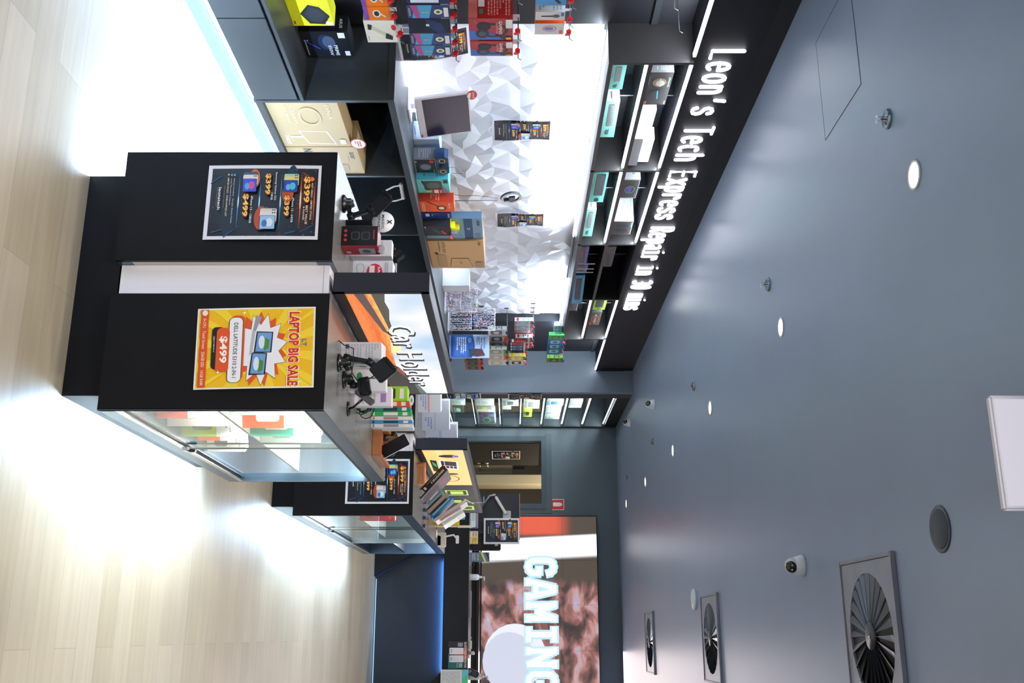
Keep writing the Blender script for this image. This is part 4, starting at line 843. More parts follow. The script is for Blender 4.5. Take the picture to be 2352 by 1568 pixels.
pb('usb_hub_box', 'teal webcam box standing on the counter beside the orange box', 'box', (-3.07, 6.40, CT), 92, .24, .2, .225, '#5cc4bf', [('r', .0, .0, 1, 1, '#66cfc8'), ('R', .12, .2, .78, .78, .08, '#3d4a44'), ('e', .45, .5, .25, .2, '#5a6a60'), ('p', [(.1, .12), (.9, .3), (.85, .36), (.1, .2)], '#2e3a36'), ('r', .05, .83, .28, .97, '#23363a'), ('p', [(.55, .78), (.95, .98), (.9, .98), (.5, .8)], '#e07a50'), ('p', [(.6, .76), (.98, .9), (.95, .93), (.55, .79)], '#5a7ae0'), ('t', 'S200', .1, .12, .14, .05, .02, '#e9f6f4'), ('e', .85, .32, .08, .06, '#e8c25a')], left=[('r', 0, 0, 1, 1, '#55c3d8'), ('l', .1, .2, .9, .9, 7, '#3c9db0')], extra=lambda b: b.art((0, -.002, 0), X3, Z3, .245, .225, [('e', .86, .62, .17, .19, '#d42b2b'), ('r', .74, .5, .98, .64, '#f3f1ee'), ('t', 'SALE', .86, .72, .2, .07, .02, '#f3f1ee')]))
pb('dash_cam_box', 'orange box with a black cable picture on the wall counter', 'box', (-3.02, 6.665, CT), 90, .185, .07, .25, '#e2501c', [('r', 0, 0, 1, 1, '#ee5a1e'), ('o', .62, .62, .24, .14, .3, '#2b2b2c'), ('e', .62, .62, .12, .08, '#e9e6e0'), ('p', [(.0, .2), (.45, .5), (.43, .54), (0, .26)], '#3c1c10'), ('t', 'USB-C Cable', .4, .86, .5, .05, .01, '#fbe3d4'), ('l', .1, .05, .9, .14, 2, '#f6c4a6')], left=[('r', 0, 0, 1, 1, '#c3341a'), ('l', .1, .3, .9, .6, 4, '#e88a6a')])
pb('shaver_box', 'dark navy box with white print between orange and black boxes', 'box', (-3.02, 6.87, CT), 90, .1, .06, .22, '#1a2d6a', [('r', 0, 0, 1, 1, '#1c3070'), ('t', 'UGREEN', .5, .9, .7, .05, .01, '#dfe6f4'), ('l', .1, .3, .8, .6, 3, '#6f86c0'), ('r', .1, .12, .6, .25, '#cfd6e4')])
pb('headset_box', 'small black box with a red streak on the wall counter', 'box', (-2.96, 6.98, CT), 90, .19, .06, .205, '#1b1c22', [('p', [(.15, .3), (.5, .38), (.8, .6), (.85, .72), (.75, .74), (.4, .5)], '#3a3d44'), ('p', [(.45, .62), (.8, .74), (.84, .84), (.74, .84), (.45, .7)], '#c8242c'), ('r', .06, .05, .14, .1, '#e0e0e0'), ('l', .2, .05, .9, .12, 1, '#8a8d94')], left=[('r', 0, 0, 1, 1, '#23242c')])
b = MB(rotz(90, (-2.97, 6.98, CT + .206)))
for k, c in enumerate(('#e9e21a', '#f2ea2c', '#dcd414')): b.box(.01 + k * .05, .05 + k * .05, -.01 + k * .01, .06, k * .004, .004 + k * .03, M(c, .4), .002)
b.build('price_tags', label='yellow tags lying on top of the small black box', cat='tag')
b = MB(rotz(90, (-2.955, 7.11, CT + .19))); b.art((0, -.012, 0), X3, Z3, .09, .035, [('e', .5, .5, .5, .5, '#e02f3a'), ('t', 'SALE', .5, .5, .6, .4, .02, '#fbeaea')]); b.box(.01, .08, -.0115, -.0112, .008, .027, '#e02f3a'); b.build('price_sticker', label='small red sale tag by the yellow tags', cat='sticker')
pb('monitor_carton', 'slate blue monitor carton with number 27 behind the small black box', 'box', (-3.03, 7.0, CT), 90, .395, .06, .445, '#6f8da8', [('r', 0, 0, 1, 1, '#7493ae'), ('r', 0, .68, 1, .83, '#22456e'), ('t', '27', .5, .755, .12, .05, .02, '#c9d8e8'), ('t', 'acer', .22, .93, .26, .05, .02, '#1d2f44'), ('R', .74, .86, .94, .96, .01, '#5d7b96'), ('r', .25, .34, .72, .56, '#a9c4dc'), ('l', .28, .36, .68, .54, 6, '#7a98b4'), ('e', .28, .15, .2, .12, '#a7bfd4'), ('t', 'EK271', .8, .6, .1, .03, 0, '#1d2f44')], left=[('r', 0, 0, 1, 1, '#5f7d98')])
pb('monitor_carton', 'large brown curved monitor carton standing on the wall counter', 'box', (-3.01, 7.40, CT), 90, .605, .2, .445, '#c29766', [('r', 0, 0, 1, 1, '#c69a69'), ('t', 'NITRO EDO', .23, .27, .38, .06, .01, '#3a2d22'), ('t', 'CURVED GAMING Monitor', .2, .19, .36, .035, .0, '#4a3a2c'), ('t', 'acer', .1, .92, .12, .045, .015, '#4a3a2c'), ('R', .48, .12, .95, .3, .05, '#a8855c'), ('p', [(.62, .38), (.94, .34), (.94, .78), (.62, .7)], '#7a603e'), ('p', [(.625, .39), (.935, .35), (.935, .77), (.625, .69)], '#c69a69'), ('t', '27"', .78, .55, .08, .05, .01, '#3a2d22'), ('R', .75, .82, .97, .96, .05, '#a8855c'), ('R', .4, .1, .46, .15, .01, '#2c221a')], left=[('r', 0, 0, 1, 1, '#a9804f')])
# ring light on pole behind orange box
t = thing('ring_light', (-3.2, 6.78, CT), 'ring light on a thin telescopic pole above the orange box', 'ring light')
pt = lambda x, y: P(x, y, X=-3.13)
MB().tube([pt(1143, 460) * 1, pt(1035, 461), Vector((-3.13, pt(1035, 461).y, CT))], .0035, M('#5a6270', .35, .6), 8).build('pole', t)
MB().lathe([(.034, 0), (.034, .006), (.01, .012)], (-3.13, pt(1035, 461).y, CT), BPLAST, 20).build('foot', t)
c = pt(1175, 455); b = MB(); b.T = Matrix.Translation(c) @ Matrix.Rotation(math.radians(-4), 4, 'Z') @ Matrix.Rotation(math.radians(-8), 4, 'Y')
V = []; F = []; n = 28
for k in range(n):
    a = 2 * math.pi * k / n
    for r_, x_ in ((.058, 0), (.08, 0), (.083, -.012), (.055, -.012)): V.append((x_, r_ * math.cos(a), r_ * math.sin(a)))
for k in range(n):
    k2 = (k + 1) % n
    for j in (1, 2, 3): F.append((k * 4 + j, k * 4 + (j + 1) % 4, k2 * 4 + (j + 1) % 4, k2 * 4 + j))
b.add(V, F, M('#1a2a40', .3)); b.add([v_ for v_ in V], [(k * 4, k * 4 + 1, ((k + 1) % n) * 4 + 1, ((k + 1) % n) * 4) for k in range(n)], M('#e3e6ee', .4)); rg = b.build('ring', t)
b = MB(b.T); b.box(-.004, .01, -.03, .03, -.022, .026, M('#15305a', .3), .003).box(-.004, .02, -.008, .008, -.06, -.02, BPLAST, .002).tube([(-.006, 0, -.03), (-.006, 0, -.084)], .005, BPLAST, 8); b.build('phone_clamp', rg)
b = MB(); b.tube([pt(1143, 455), pt(1115, 451), pt(1090, 449), pt(1065, 450), pt(1040, 446), pt(1034, 448)], .0016, BPLAST, 6); b.build('power_cord', t)
# white cube boxes and charm racks further along
for i, (xa, ya) in enumerate(((998, 655), (1008, 672))):
    p = P(xa, ya, Z=CT); pb('gift_box', ('clear white box nearest past the brown monitor carton on the counter', 'clear white box behind its twin past the brown monitor carton')[i], 'box', (NX + .26, p.y + .2 + i * .22, CT), 90, .18, .18, .2 + .06 * i, '#dfe6ee', [('r', .1, .1, .9, .9, '#e9eef5')], right=[('r', 0, 0, 1, 1, '#c9c4c8')], group='clear white boxes on the wall counter')
def charm_rack(y, xw, label, zt, seed):
    t = thing('charm_rack', (-3.15, y, CT), label, 'display rack', 'charm racks on the wall counter')
    b = MB(); wd = .24
    for xx in (xw, xw + wd): b.tube([(xx, y, CT), (xx, y, zt)], .005, WHITE, 8)
    for z in (CT + .02, (CT + zt) / 2, zt): b.tube([(xw, y, z), (xw + wd, y, z)], .004, WHITE, 6)
    b.box(xw - .01, xw + wd + .01, y - .06, y + .06, CT, CT + .008, WHITE, .002); b.build('stand', t)
    r = random.Random(seed); b = MB(); cols = ['#f2f2f6', '#e8a6c0', '#a8c8ee', '#d8e2f4', '#e08a8a', '#f0d8e4', '#c8b8e8', '#f4f0f0', '#e9eef8', '#ece4c0', '#c8d8f0', '#eef2fa', '#dfe8f6', '#8a90a4']
    nst = 12
    for k in range(nst):
        xx = xw + .008 + (wd - .016) * k / (nst - 1)
        for z0 in ((CT + zt) / 2, zt):
            z = z0; yy = y - .008 - r.random() * .03
            while z > z0 - (zt - CT) * .44:
                s_ = r.uniform(.0045, .0085); c_ = r.choice(cols)
                b.lathe([(.001, -s_), (s_ * .8, -s_ * .6), (s_, 0), (s_ * .8, s_ * .6), (.001, s_)], (xx + r.uniform(-.004, .004), yy, z - s_), M(c_, .35), 6); z -= 2 * s_
    o = b.build('bead_strands', t, kind='stuff')
charm_rack(9.45, -3.33, 'near rack of colourful bead charms on the wall counter', 1.25, 1)
charm_rack(10.0, -3.30, 'far taller rack of colourful bead charms beside the blue repair sign', 1.42, 2)
t = thing('repair_sign_stand', (-3.0, 10.4, CT), 'blue upright repair services sign at the end of the wall counter', 'sign')
bl = P(1034, 768, Y=10.4); br = P(1037, 822, Y=10.4); tl = P(1124, 768, Y=10.4)
Wd = br.x - bl.x; Hd = tl.z - bl.z
MB().box(bl.x, br.x, 10.402, 10.41, bl.z, tl.z, M('#cdd6e6', .3)).build('board', t)
MB().art((bl.x, 10.40, bl.z), X3, Z3, Wd, Hd, [('r', .01, .01, .99, .99, '#b9d2f0'), ('r', .01, .01, .99, .5, '#2c5fae'), ('p', [(.01, .5), (.99, .5), (.99, .56), (.5, .64), (.01, .58)], '#2c5fae'), ('R', .1, .04, .9, .08, .02, '#173a78'), ('R', .06, .12, .94, .44, .03, '#3d74c4'), ('l', .12, .16, .8, .42, 5, '#e6effb'), ('t', 'Services', .35, .88, .5, .05, .01, '#2f6fc4'), ('t', 'Back Repair', .45, .8, .6, .05, .01, '#1c3f7a'), ('p', [(.6, .58), (.95, .66), (.9, .9), (.62, .82)], '#5a3540'), ('p', [(.62, .5), (.92, .52), (.93, .64), (.64, .66)], '#39424a'), ('e', .25, .5, .12, .05, '#6fa8e0'), ('l', .1, .68, .45, .76, 3, '#4a6ea8')], lift=.0006).build('print', t)
MB().box(bl.x + .02, br.x - .02, 10.36, 10.46, CT, bl.z + .004, M('#dfe6ee', .2), .002).build('foot', t)
poster('folded_price_poster', 'curled dark deals poster leaning on the faceted wall behind the near packs', (-3.36, 5.06, CT + .0), (0, 1, 0), (-.12, 0, 1), .297, .42, PH, lambda x, y: .018 * math.sin(math.pi * y), rise=.005)
MB().box(-3.46, -3.40, 5.07, 5.30, CT, 1.05, M('#e9f2ff', .3), .003).build('white_stand', label='white acrylic stand on the counter corner behind the near packs', cat='stand')

# ------------------------------------------------------------------ hooks and hanging packs, near slat wall
def hook(y, z, ln, label, group, n=1, X0=SX):
    t = thing('display_hook', (X0, y, z), label, 'hook', group)
    MB().tube([(X0, y, z), (X0 + ln, y, z - .0), (X0 + ln + .012, y, z + .018)], .0028, M('#6d737c', .3, .7), 8).box(X0, X0 + .006, y - .012, y + .012, z - .03, z + .02, M('#2a2c33', .4), .001).build('prong', t)
    return t
def pack(label, y0, wd, zt, ht, X, dp, col, art_, group, tagc=None, left=(), cat='pack'):
    t = thing('hanging_pack', (X - dp, y0 + wd / 2, zt - ht), label, cat, group)
    b = MB(rotz(90, (X, y0, zt - ht))); b.box(0, wd, 0, dp, 0, ht, M(col, .35), .002)
    if art_: b.art((0, 0, 0), X3, Z3, wd, ht, art_, rough=.3)
    if left: b.art((0, dp, 0), (0, -1, 0), Z3, dp, ht, left, rough=.3)
    b.build('box', t)
    MB(rotz(90, (X, y0, zt - ht))).box(wd * .35, wd * .65, dp * .4, dp * .4 + .001, ht, ht + .035, M('#d7dbe4', .2)).build('hang_tab', t)
    if tagc:
        hook(y0 + wd / 2, zt + .028, X - SX + .06, 'thin metal hook holding packs on the near slat wall', 'near slat wall hooks')
        b = MB(rotz(90, (X, y0, zt - ht))); b.box(wd * .4, wd * .4 + .03, -.028, -.004, ht + .012, ht + .038, M('#c81e26', .3), .005).box(wd * .4 + .005, wd * .4 + .025, -.034, -.028, ht + .004, ht + .03, M('#e04046', .3), .003); b.build('red_clip', t)
    return t
GN = 'packs hanging on the near wall hooks'
zf = lambda x, X=-3.1, y=60: P(x, y, X=X).z
yn = lambda y, X=-3.05: YY(y, X)
def earart(top_='#f07a12'): return [('r', 0, 0, 1, 1, top_), ('r', 0, 0, 1, .18, '#7a4cb0'), ('e', .5, .5, .3, .16, '#e8e4e0'), ('e', .5, .5, .2, .1, '#2b2b2c'), ('p', [(.5, .6), (.8, .82), (.7, .85), (.45, .66)], '#d8d8d8')]
for i, (a, c) in enumerate(((-28, 14), (16, 45))):
    pack(('orange earphone box at the photo edge of the lowest near hook row', 'orange earphone box beside the white phone stand box')[i], yn(a), yn(c) - yn(a), zf(905), zf(905) - zf(848), -3.05, .06, '#f0861a', earart(), GN, 1)
pack('white phone stand box hanging lowest on the near hooks', yn(47), yn(97) - yn(47), zf(911), zf(911) - zf(842), -3.05, .05, '#e9e6e2', [('r', 0, 0, 1, 1, '#eceae6'), ('p', [(.2, .2), (.35, .15), (.75, .7), (.62, .75)], '#c9d2b8'), ('p', [(.15, .12), (.4, .1), (.42, .2), (.2, .26)], '#2c2f33'), ('p', [(.55, .68), (.8, .62), (.88, .85), (.7, .88)], '#2c2f33'), ('t', 'baseus', .8, .08, .2, .04, .01, '#3a3a3a'), ('e', .3, .96, .12, .08, '#d42b30')], GN, 1)
cab = [('r', 0, 0, 1, 1, '#32416e'), ('p', [(0, .2), (1, .1), (1, .5), (0, .6)], '#4a9ec8'), ('p', [(0, .08), (1, .2), (1, .3), (0, .25)], '#b04a8a'), ('e', .5, .73, .2, .1, '#e4e0d0'), ('e', .5, .73, .1, .05, '#5a6a20'), ('t', 'HOCO', .5, .06, .6, .05, .01, '#d6e2f2'), ('r', .15, .86, .85, .97, '#e9ebf0'), ('t', 'USB-C', .5, .42, .12, .16, .02, '#f0b050')]
whb = [('r', 0, 0, 1, 1, '#202a52'), ('r', .05, .1, .9, .75, '#d8e0f4'), ('p', [(.2, .3), (.6, .5), (.5, .6), (.1, .4)], '#1d2420')]
blkb = [('r', 0, 0, 1, 1, '#101428'), ('p', [(.0, .4), (.6, .5), (1, .7), (1, .9), (.3, .8)], '#20305c'), ('e', .4, .3, .3, .12, '#0a0c14'), ('r', .35, .42, .5, .5, '#dcdcdc')]
for i, (a, c, ar) in enumerate(((-22, 10, whb), (13, 44, cab), (46, 80, blkb), (81, 108, cab), (110, 134, cab))):
    pack(('navy pack with a white card at the photo edge, second near hook row', 'colourful cable pack nearest in the second near hook row', 'dark glossy pack between colourful cable packs', 'colourful cable pack after the dark glossy pack', 'colourful cable pack farthest along, in front of the curled poster')[i], yn(a), (yn(c) - yn(a)) * .96, zf(1040 - i * 2), zf(1040) - zf(946), -3.05 - .004 * i, .07, '#252f55', ar, GN, 1, left=[('r', 0, 0, 1, 1, '#cfd8ee'), ('r', .2, 0, 1, .8, '#1d2448')])
hsb = [('r', 0, 0, 1, 1, '#2a2836'), ('p', [(0, 1), (0, .0), (.55, .0), (.85, 1)], '#a8303a'), ('p', [(.55, 0), (1, 0), (1, .8), (.7, .55)], '#3d68b8'), ('o', .55, .55, .32, .34, .22, '#23242a'), ('e', .36, .34, .2, .16, '#1b1c20'), ('e', .7, .3, .2, .15, '#2b2d33'), ('e', .7, .3, .12, .09, '#4a4d55'), ('t', 'GAMING', .4, .72, .62, .08, .02, '#f2ded8'), ('t', 'HEADPHONE', .42, .64, .5, .05, .0, '#e9b0a8'), ('r', .02, .84, .42, .99, '#eceae8'), ('p', [(.05, .12), (.2, .18), (.2, .2), (.05, .14)], '#8a8a8a'), ('r', .85, .84, .95, .96, '#e8a83a')]
hsl = [('r', 0, 0, 1, 1, '#97211f'), ('r', 0, 0, 1, .2, '#c86a64'), ('r', .12, .22, .6, .36, '#d9d6d2'), ('l', .1, .42, .9, .95, 8, '#d0766e'), ('r', .68, .24, .85, .33, '#3a7a5c')]
for i, (a, c) in enumerate(((-35, 2), (42, 93), (94, 130))):
    pack(('red headset box cut by the photo edge', 'red and blue gaming headset box, nearer of the two facing out', 'red and blue gaming headset box, farther of the two facing out')[i], yn(a, -3.0), yn(c, -3.0) - yn(a, -3.0) - .01, zf(1178, -3.0), zf(1178) - zf(1080), -3.0, .17 if i == 1 else .1, '#9a2422', hsb, GN, 1, left=hsl)
blu = [('r', 0, 0, 1, 1, '#4a9fe0'), ('p', [(0, .1), (.5, .5), (.5, .6), (0, .3)], '#e85a3a'), ('p', [(.3, .4), (.9, .75), (.85, .85), (.25, .5)], '#1f2226')]
chg = [('r', 0, 0, 1, 1, '#e9e7e4'), ('p', [(.45, .2), (.6, .2), (.62, .8), (.42, .8)], '#3a4244'), ('e', .5, .7, .2, .12, '#55615e'), ('r', .1, .86, .5, .96, '#3a78c8')]
lit = [('r', 0, 0, 1, 1, '#eceaea'), ('o', .45, .5, .3, .24, .2, '#e0a0b8'), ('e', .45, .48, .16, .16, '#8a90c8'), ('r', .6, .84, .9, .94, '#e8662a')]
for i, (a, c, ar, lf) in enumerate(((-25, 12, blu, ()), (27, 46, chg, [('r', 0, 0, 1, 1, '#b9bcc2'), ('l', .1, .1, .9, .9, 7, '#8d929a')]), (54, 79, lit, [('r', 0, 0, 1, 1, '#f0601a'), ('t', 'hoco', .5, .1, .5, .05, .01, '#fbe4d4')]))):
    pack(('light blue charger box at the photo edge, top near hook row', 'white car charger box with grey side, top near hook row', 'white box with orange side, farthest in the top near hook row')[i], yn(a), yn(c) - yn(a), zf(1294), zf(1294) - zf(1228), -3.05, .09, '#e6e4e4', ar, GN, 1, left=lf)
# empty top bars and hooks
def rail(y0, y1, z, label, X0):
    t = thing('hook_rail', (X0, (y0 + y1) / 2, z), label, 'rail')
    MB().box(X0, X0 + .012, y0, y1, z - .02, z + .02, M('#3c4045', .35, .5), .002).build('bar', t); return t
r_ = P(1510, 60, X=SX + .02)
rail(3.6, r_.y, P(1503, 50, X=SX).z, 'empty dark hook rail high on the near slat wall', SX)
for i, (x_, y_) in enumerate(((1548, 25), (1558, 62))): p = P(x_, y_, X=SX + .2); hook(p.y - .02, p.z, .24 if i else .2, 'empty metal hook %s on the high rail' % ('nearest' if not i else 'farthest'), 'empty hooks on the high rail')
rail(10.68, YY(812, SX + .01) - .02, P(1362, 800, X=SX).z, 'empty dark hook rail high on the far accessory wall', SX)

# ------------------------------------------------------------------ far accessory wall packs
GF = 'small packs on the far accessory wall'
def farrow(x0, x1, ya, yb, cols, X, nm, tops=None, dp=.04):
    n = len(cols)
    for i, c in enumerate(cols):
        a = YY(ya + (yb - ya) * i / n, X); c2 = YY(ya + (yb - ya) * (i + .94) / n, X); zt = P(x1, (ya + yb) / 2, X=X).z; zb = P(x0, (ya + yb) / 2, X=X).z
        base, acc, hd = c
        t = thing('accessory_pack', (X - dp, (a + c2) / 2, zb), '%s, %s in %s' % (nm[0], ('first', 'second', 'third', 'fourth', 'fifth', 'sixth', 'seventh', 'eighth', 'ninth', 'tenth')[i], nm[1]), 'pack', GF)
        b = MB(rotz(90, (X, a, zb))); wd = c2 - a; ht = zt - zb; b.box(0, wd, 0, dp, 0, ht, M(base, .35), .002)
        b.art((0, 0, 0), X3, Z3, wd, ht, [('r', 0, .84, 1, 1, hd), ('R', .15, .15, .85, .75, .1, acc), ('e', .5, .45, .22, .16, base), ('r', .1, .03, .9, .1, hd)]); b.art((0, dp, 0), (0, -1, 0), Z3, dp, ht, [('r', 0, 0, 1, 1, base), ('r', .1, .1, .9, .22, hd), ('l', .1, .4, .9, .8, 3, acc)]); b.build('card', t)
        MB(rotz(90, (X, a, zb))).box(wd * .3, wd * .55, -.02, 0, ht - .01, ht + .02, M('#c8283a' if i % 2 else '#2a2d33', .3), .004).build('peg_clip', t)
        hook((a + c2) / 2, zt + .004, X - SX + .015, 'thin metal hook on the far accessory wall', 'far accessory wall hooks')
farrow(1182, 1224, 737, 774, [('#d9e2ea', '#a8c8dc', '#c2323a'), ('#cfe0ec', '#8fb8d0', '#b82c36'), ('#e6ecf0', '#e0b0b0', '#c2323a'), ('#d94048', '#e8e2e0', '#c2323a')], -3.18, ('pale blue and red phone glass pack', 'the upper middle far row'))
farrow(1184, 1222, 775, 800, [('#e9e4e0', '#6d7278', '#d63440'), ('#ece6e0', '#23262a', '#d63440')], -3.1, ('white and red adapter pack', 'the middle far row'))
farrow(1172, 1208, 786, 818, [('#7a1c2a', '#c43a48', '#dcdcdc'), ('#262a5c', '#4f8ac8', '#dcdcdc'), ('#262a5c', '#4f8ac8', '#dcdcdc'), ('#2a2e64', '#4f8ac8', '#dcdcdc'), ('#30346c', '#6a70c0', '#dcdcdc')], -3.06, ('dark blue memory card pack', 'the lower middle far row'))
farrow(1170, 1206, 818, 838, [('#e2c93a', '#e9e6df', '#c9a020'), ('#ebe6dc', '#2a2c30', '#d8d0c0')], -3.0, ('cream and yellow adapter pack', 'the lower middle far row end'))
farrow(1258, 1292, 770, 822, [('#3ac25a', '#2a8a40', '#2fae4c'), ('#1f7fd8', '#cfe2f6', '#1a6cc0'), ('#1f7fd8', '#cfe2f6', '#1a6cc0'), ('#2488e0', '#cfe2f6', '#1a6cc0'), ('#2488e0', '#2c3238', '#e0a830')], -3.12, ('green or blue boxed cable', 'the top far row'))
farrow(1256, 1292, 822, 833, [('#6aa53e', '#23272b', '#4f8a2c')], -3.0, ('leaf green cable box', 'the top far row end'))
farrow(1272, 1292, 748, 766, [('#dfe4ec', '#8f98b0', '#a8b4cc'), ('#d6dadf', '#8a8f96', '#b9bec6')], -3.2, ('small clear pack', 'the highest far row beside the shelf'))
farrow(1122, 1164, 757, 800, [('#c9cdd4', '#5b6066', '#dcdfe6'), ('#9a9ca0', '#30343a', '#d8562a'), ('#8d9094', '#26292e', '#d8562a')], -3.12, ('grey bagged cable', 'the lower far row'))
farrow(1120, 1164, 802, 839, [('#c9cfcc', '#8fa08f', '#5fae4a'), ('#ddd8d0', '#b8b4b0', '#e07a30'), ('#e6e0d6', '#c8c2bc', '#efe9df')], -3.02, ('cream bagged cable', 'the lower far row end'))
farrow(1068, 1106, 818, 850, [('#5a5a55', '#2f3130', '#e2481e'), ('#6a6a64', '#33403a', '#e2481e'), ('#77776f', '#3a4a44', '#e2481e')], -3.0, ('grey bag with orange header', 'the lowest far row'))
farrow(1072, 1106, 735, 752, [('#28407a', '#9fb4d8', '#e2481e')], -3.2, ('navy bag with orange header', 'the lowest far row start'))
# ------------------------------------------------------------------ upper shelf goods
G1 = 'boxed keyboards and mice on the upper shelves'
Z1 = 2.181; Z2 = 2.411
def ub(name, label, y0, y1, X, z, d_, x_top, col, front, left=(), yaw=90, w=None):
    a = YY(y0, X); wd = w or (YY(y1, X) - a); ym = (y0 + y1) / 2
    xb = 1176 + (z - CH) * FPX / (a * math.cos(TH) - X * math.sin(TH)); h_ = P(x_top, y0 + 2, X=X).z - z
    return pb(name, label, 'box', (X, a, z), yaw, wd, d_, h_, col, front, left, group=G1)
TEAL = '#8ee2d2'
def combo(c1=TEAL, kc='#6d7876', kk_='#b8c2be'): return [('r', 0, 0, 1, 1, c1), *kb_art(.08, .3, .68, .72, kc, kk_, 5, 12), ('e', .83, .42, .07, .14, '#55605e'), ('e', .83, .44, .045, .09, '#7d8886'), ('t', 'logitech', .4, .12, .16, .06, .005, '#4a8a80'), ('r', .74, .5, .78, .56, '#55605e')]
ub('keyboard_combo_box', 'pale teal keyboard and mouse box lowest and nearest on the upper shelves', 148, 205, -3.17, Z1, .12, 1440, TEAL, combo())
ub('keyboard_combo_box', 'pale teal keyboard box with handle slot in the nearest lower bay', 232, 306, -3.2, Z1, .09, 1424, '#a8e8dc', combo(), [('r', 0, 0, 1, 1, '#c8f0e8'), ('R', .2, .4, .8, .5, .03, '#5a6a66')], yaw=86)
ub('keyboard_combo_box', 'teal box with a large black keyboard in the second lower bay', 398, 464, -3.17, Z1, .09, 1398, '#5cc4b4', [('r', 0, 0, 1, 1, '#6ccfc0'), *kb_art(.02, .28, .76, .86, '#23292b', '#6f7a7a', 5, 16), ('e', .88, .5, .07, .16, '#3a3540'), ('t', 'logitech', .4, .1, .16, .06, .005, '#3a7a70')])
ub('keyboard_combo_box', 'pale teal box with grey keyboard at the far end of the second bay', 481, 538, -3.19, Z1, .11, 1370, '#a0e8dc', combo(), [('r', 0, 0, 1, 1, '#c8f0e8'), ('R', .2, .45, .8, .53, .03, '#5a6a66')], yaw=88)
PU = lambda: [('r', 0, 0, 1, 1, '#6a4ca8'), *kb_art(.0, .12, .95, .66, '#26272c', '#4a7a50', 5, 12), ('r', .2, .2, .6, .34, '#c83a48'), ('o', .9, .85, .06, .08, .3, '#c8b8e8')]
for i, (a, c) in enumerate(((566, 604), (608, 616), (618, 624))): ub('gaming_keyboard_box', ('purple keyboard box nearest of the three in the dark bay', 'purple keyboard box second of the three in the dark bay', 'purple keyboard box last of the three in the dark bay')[i], a, c, -3.15 - .0 * i, Z1, .05, 1354 - i * 3, '#5f45a0', PU())
for i, y_ in enumerate((605, 616.5, 624.5)): MB().box(-3.152, -3.146, YY(y_, -3.15), YY(y_, -3.15) + .012, Z1, Z1 + .155, M('#e2dce4', .4), .001).build('white_box_edge', label='white end flap of the %s purple keyboard box' % ('first', 'second', 'third')[i], cat='box flap')
ub('gaming_keyboard_box', 'bright blue keyboard box leaning in the dark third bay', 632, 674, -3.2, Z1, .06, 1344, '#1f8fc4', [('r', 0, 0, 1, 1, '#2a9ad0'), *kb_art(.1, .2, .85, .75, '#15191d', '#3f4a50', 5, 12), ('l', .1, .86, .5, .94, 1, '#cfe8f4')], yaw=78)
ub('gaming_keyboard_box', 'dark plum keyboard box in the farthest lower bay', 692, 713, -3.17, Z1, .08, 1328, '#3a3040', [('r', 0, 0, 1, 1, '#3f3444'), ('p', [(.1, .1), (.9, .5), (.9, .62), (.1, .25)], '#2a2630'), ('p', [(.1, .24), (.9, .62), (.9, .64), (.1, .26)], '#5a8ac0'), ('r', .8, .06, .84, .12, '#e8e8e8'), ('r', .0, .95, 1, 1, '#e0dce0')])
MSE = [('r', 0, 0, 1, 1, '#2b2725'), ('e', .3, .52, .13, .28, '#8a7460'), ('e', .32, .55, .09, .18, '#c8b49a'), ('e', .67, .5, .13, .28, '#23303a'), ('p', [(.55, .5), (.8, .56), (.8, .6), (.55, .54)], '#6fc8d8'), ('p', [(.18, .5), (.42, .56), (.42, .6), (.18, .54)], '#7fd0dc'), ('t', 'GISENG', .22, .06, .26, .06, .01, '#3ac8c8'), ('t', 'shark', .28, .9, .3, .08, .02, '#9ae0a0'), ('r', .86, .05, .97, .16, '#d86a5a'), ('t', 'RGB', .9, .92, .1, .05, .01, '#d0d0d0')]
ub('gaming_mouse_box', 'black box with two mouse pictures nearest on the upper row', 166, 240, -3.18, Z2, .16, 1548, '#8f9294', MSE, [('r', 0, 0, 1, 1, '#aaaeb0'), ('l', .1, .3, .9, .8, 6, '#d6dadc')], yaw=90)
ub('white_carton', 'tall white box first on the upper row beside the black mouse box', 252, 317, -3.2, Z2, .12, 1508, '#eceaee', [('e', .3, .3, .01, .02, '#666'), ('e', .3, .65, .01, .02, '#666')], yaw=90)
ub('white_carton', 'long white box lower of the pair in the nearest upper bay', 319, 380, -3.16, Z2, .1, 1478, '#e4e2e6', [('t', 'Tab', .5, .5, .1, .05, 0, '#bbb6c0')])
ub('white_carton', 'flat white box lying on the pair in the nearest upper bay', 319, 372, -3.19, P(1472, 330, X=-3.16).z, .09, 1503, '#dedce2', [('t', 'Tab', .5, .5, .1, .1, 0, '#aaa6b0')])
ub('gaming_mouse_box', 'grey framed box with a glowing mouse picture in the second upper bay', 412, 455, -3.17, Z2, .14, 1471, '#a9adb0', [('r', .04, .04, .96, .96, '#38322e'), ('R', .32, .2, .72, .8, .1, '#1f2428'), ('R', .36, .3, .68, .62, .06, '#6a4a9a'), ('o', .52, .5, .2, .3, .15, '#4aa8a0'), ('t', 'RAZER', .8, .88, .16, .05, .01, '#9a9a90')], [('r', 0, 0, 1, 1, '#b9bdbf'), ('o', .5, .6, .2, .1, .2, '#5a5e60')])
ub('gaming_mouse_box', 'pale silver box with two dark mice in the second upper bay', 508, 538, -3.17, Z2, .3, 1455, '#c9cdd0', [('r', .02, .02, .98, .98, '#453c38'), ('e', .33, .5, .13, .32, '#1c2a30'), ('e', .66, .5, .13, .32, '#1c2a30'), ('r', .1, .9, .4, .97, '#3aa0b0')], [('r', 0, 0, 1, 1, '#d3d7da'), ('l', .1, .2, .8, .8, 7, '#b4bcc0'), ('r', .2, .86, .9, .93, '#8fc0cc')])
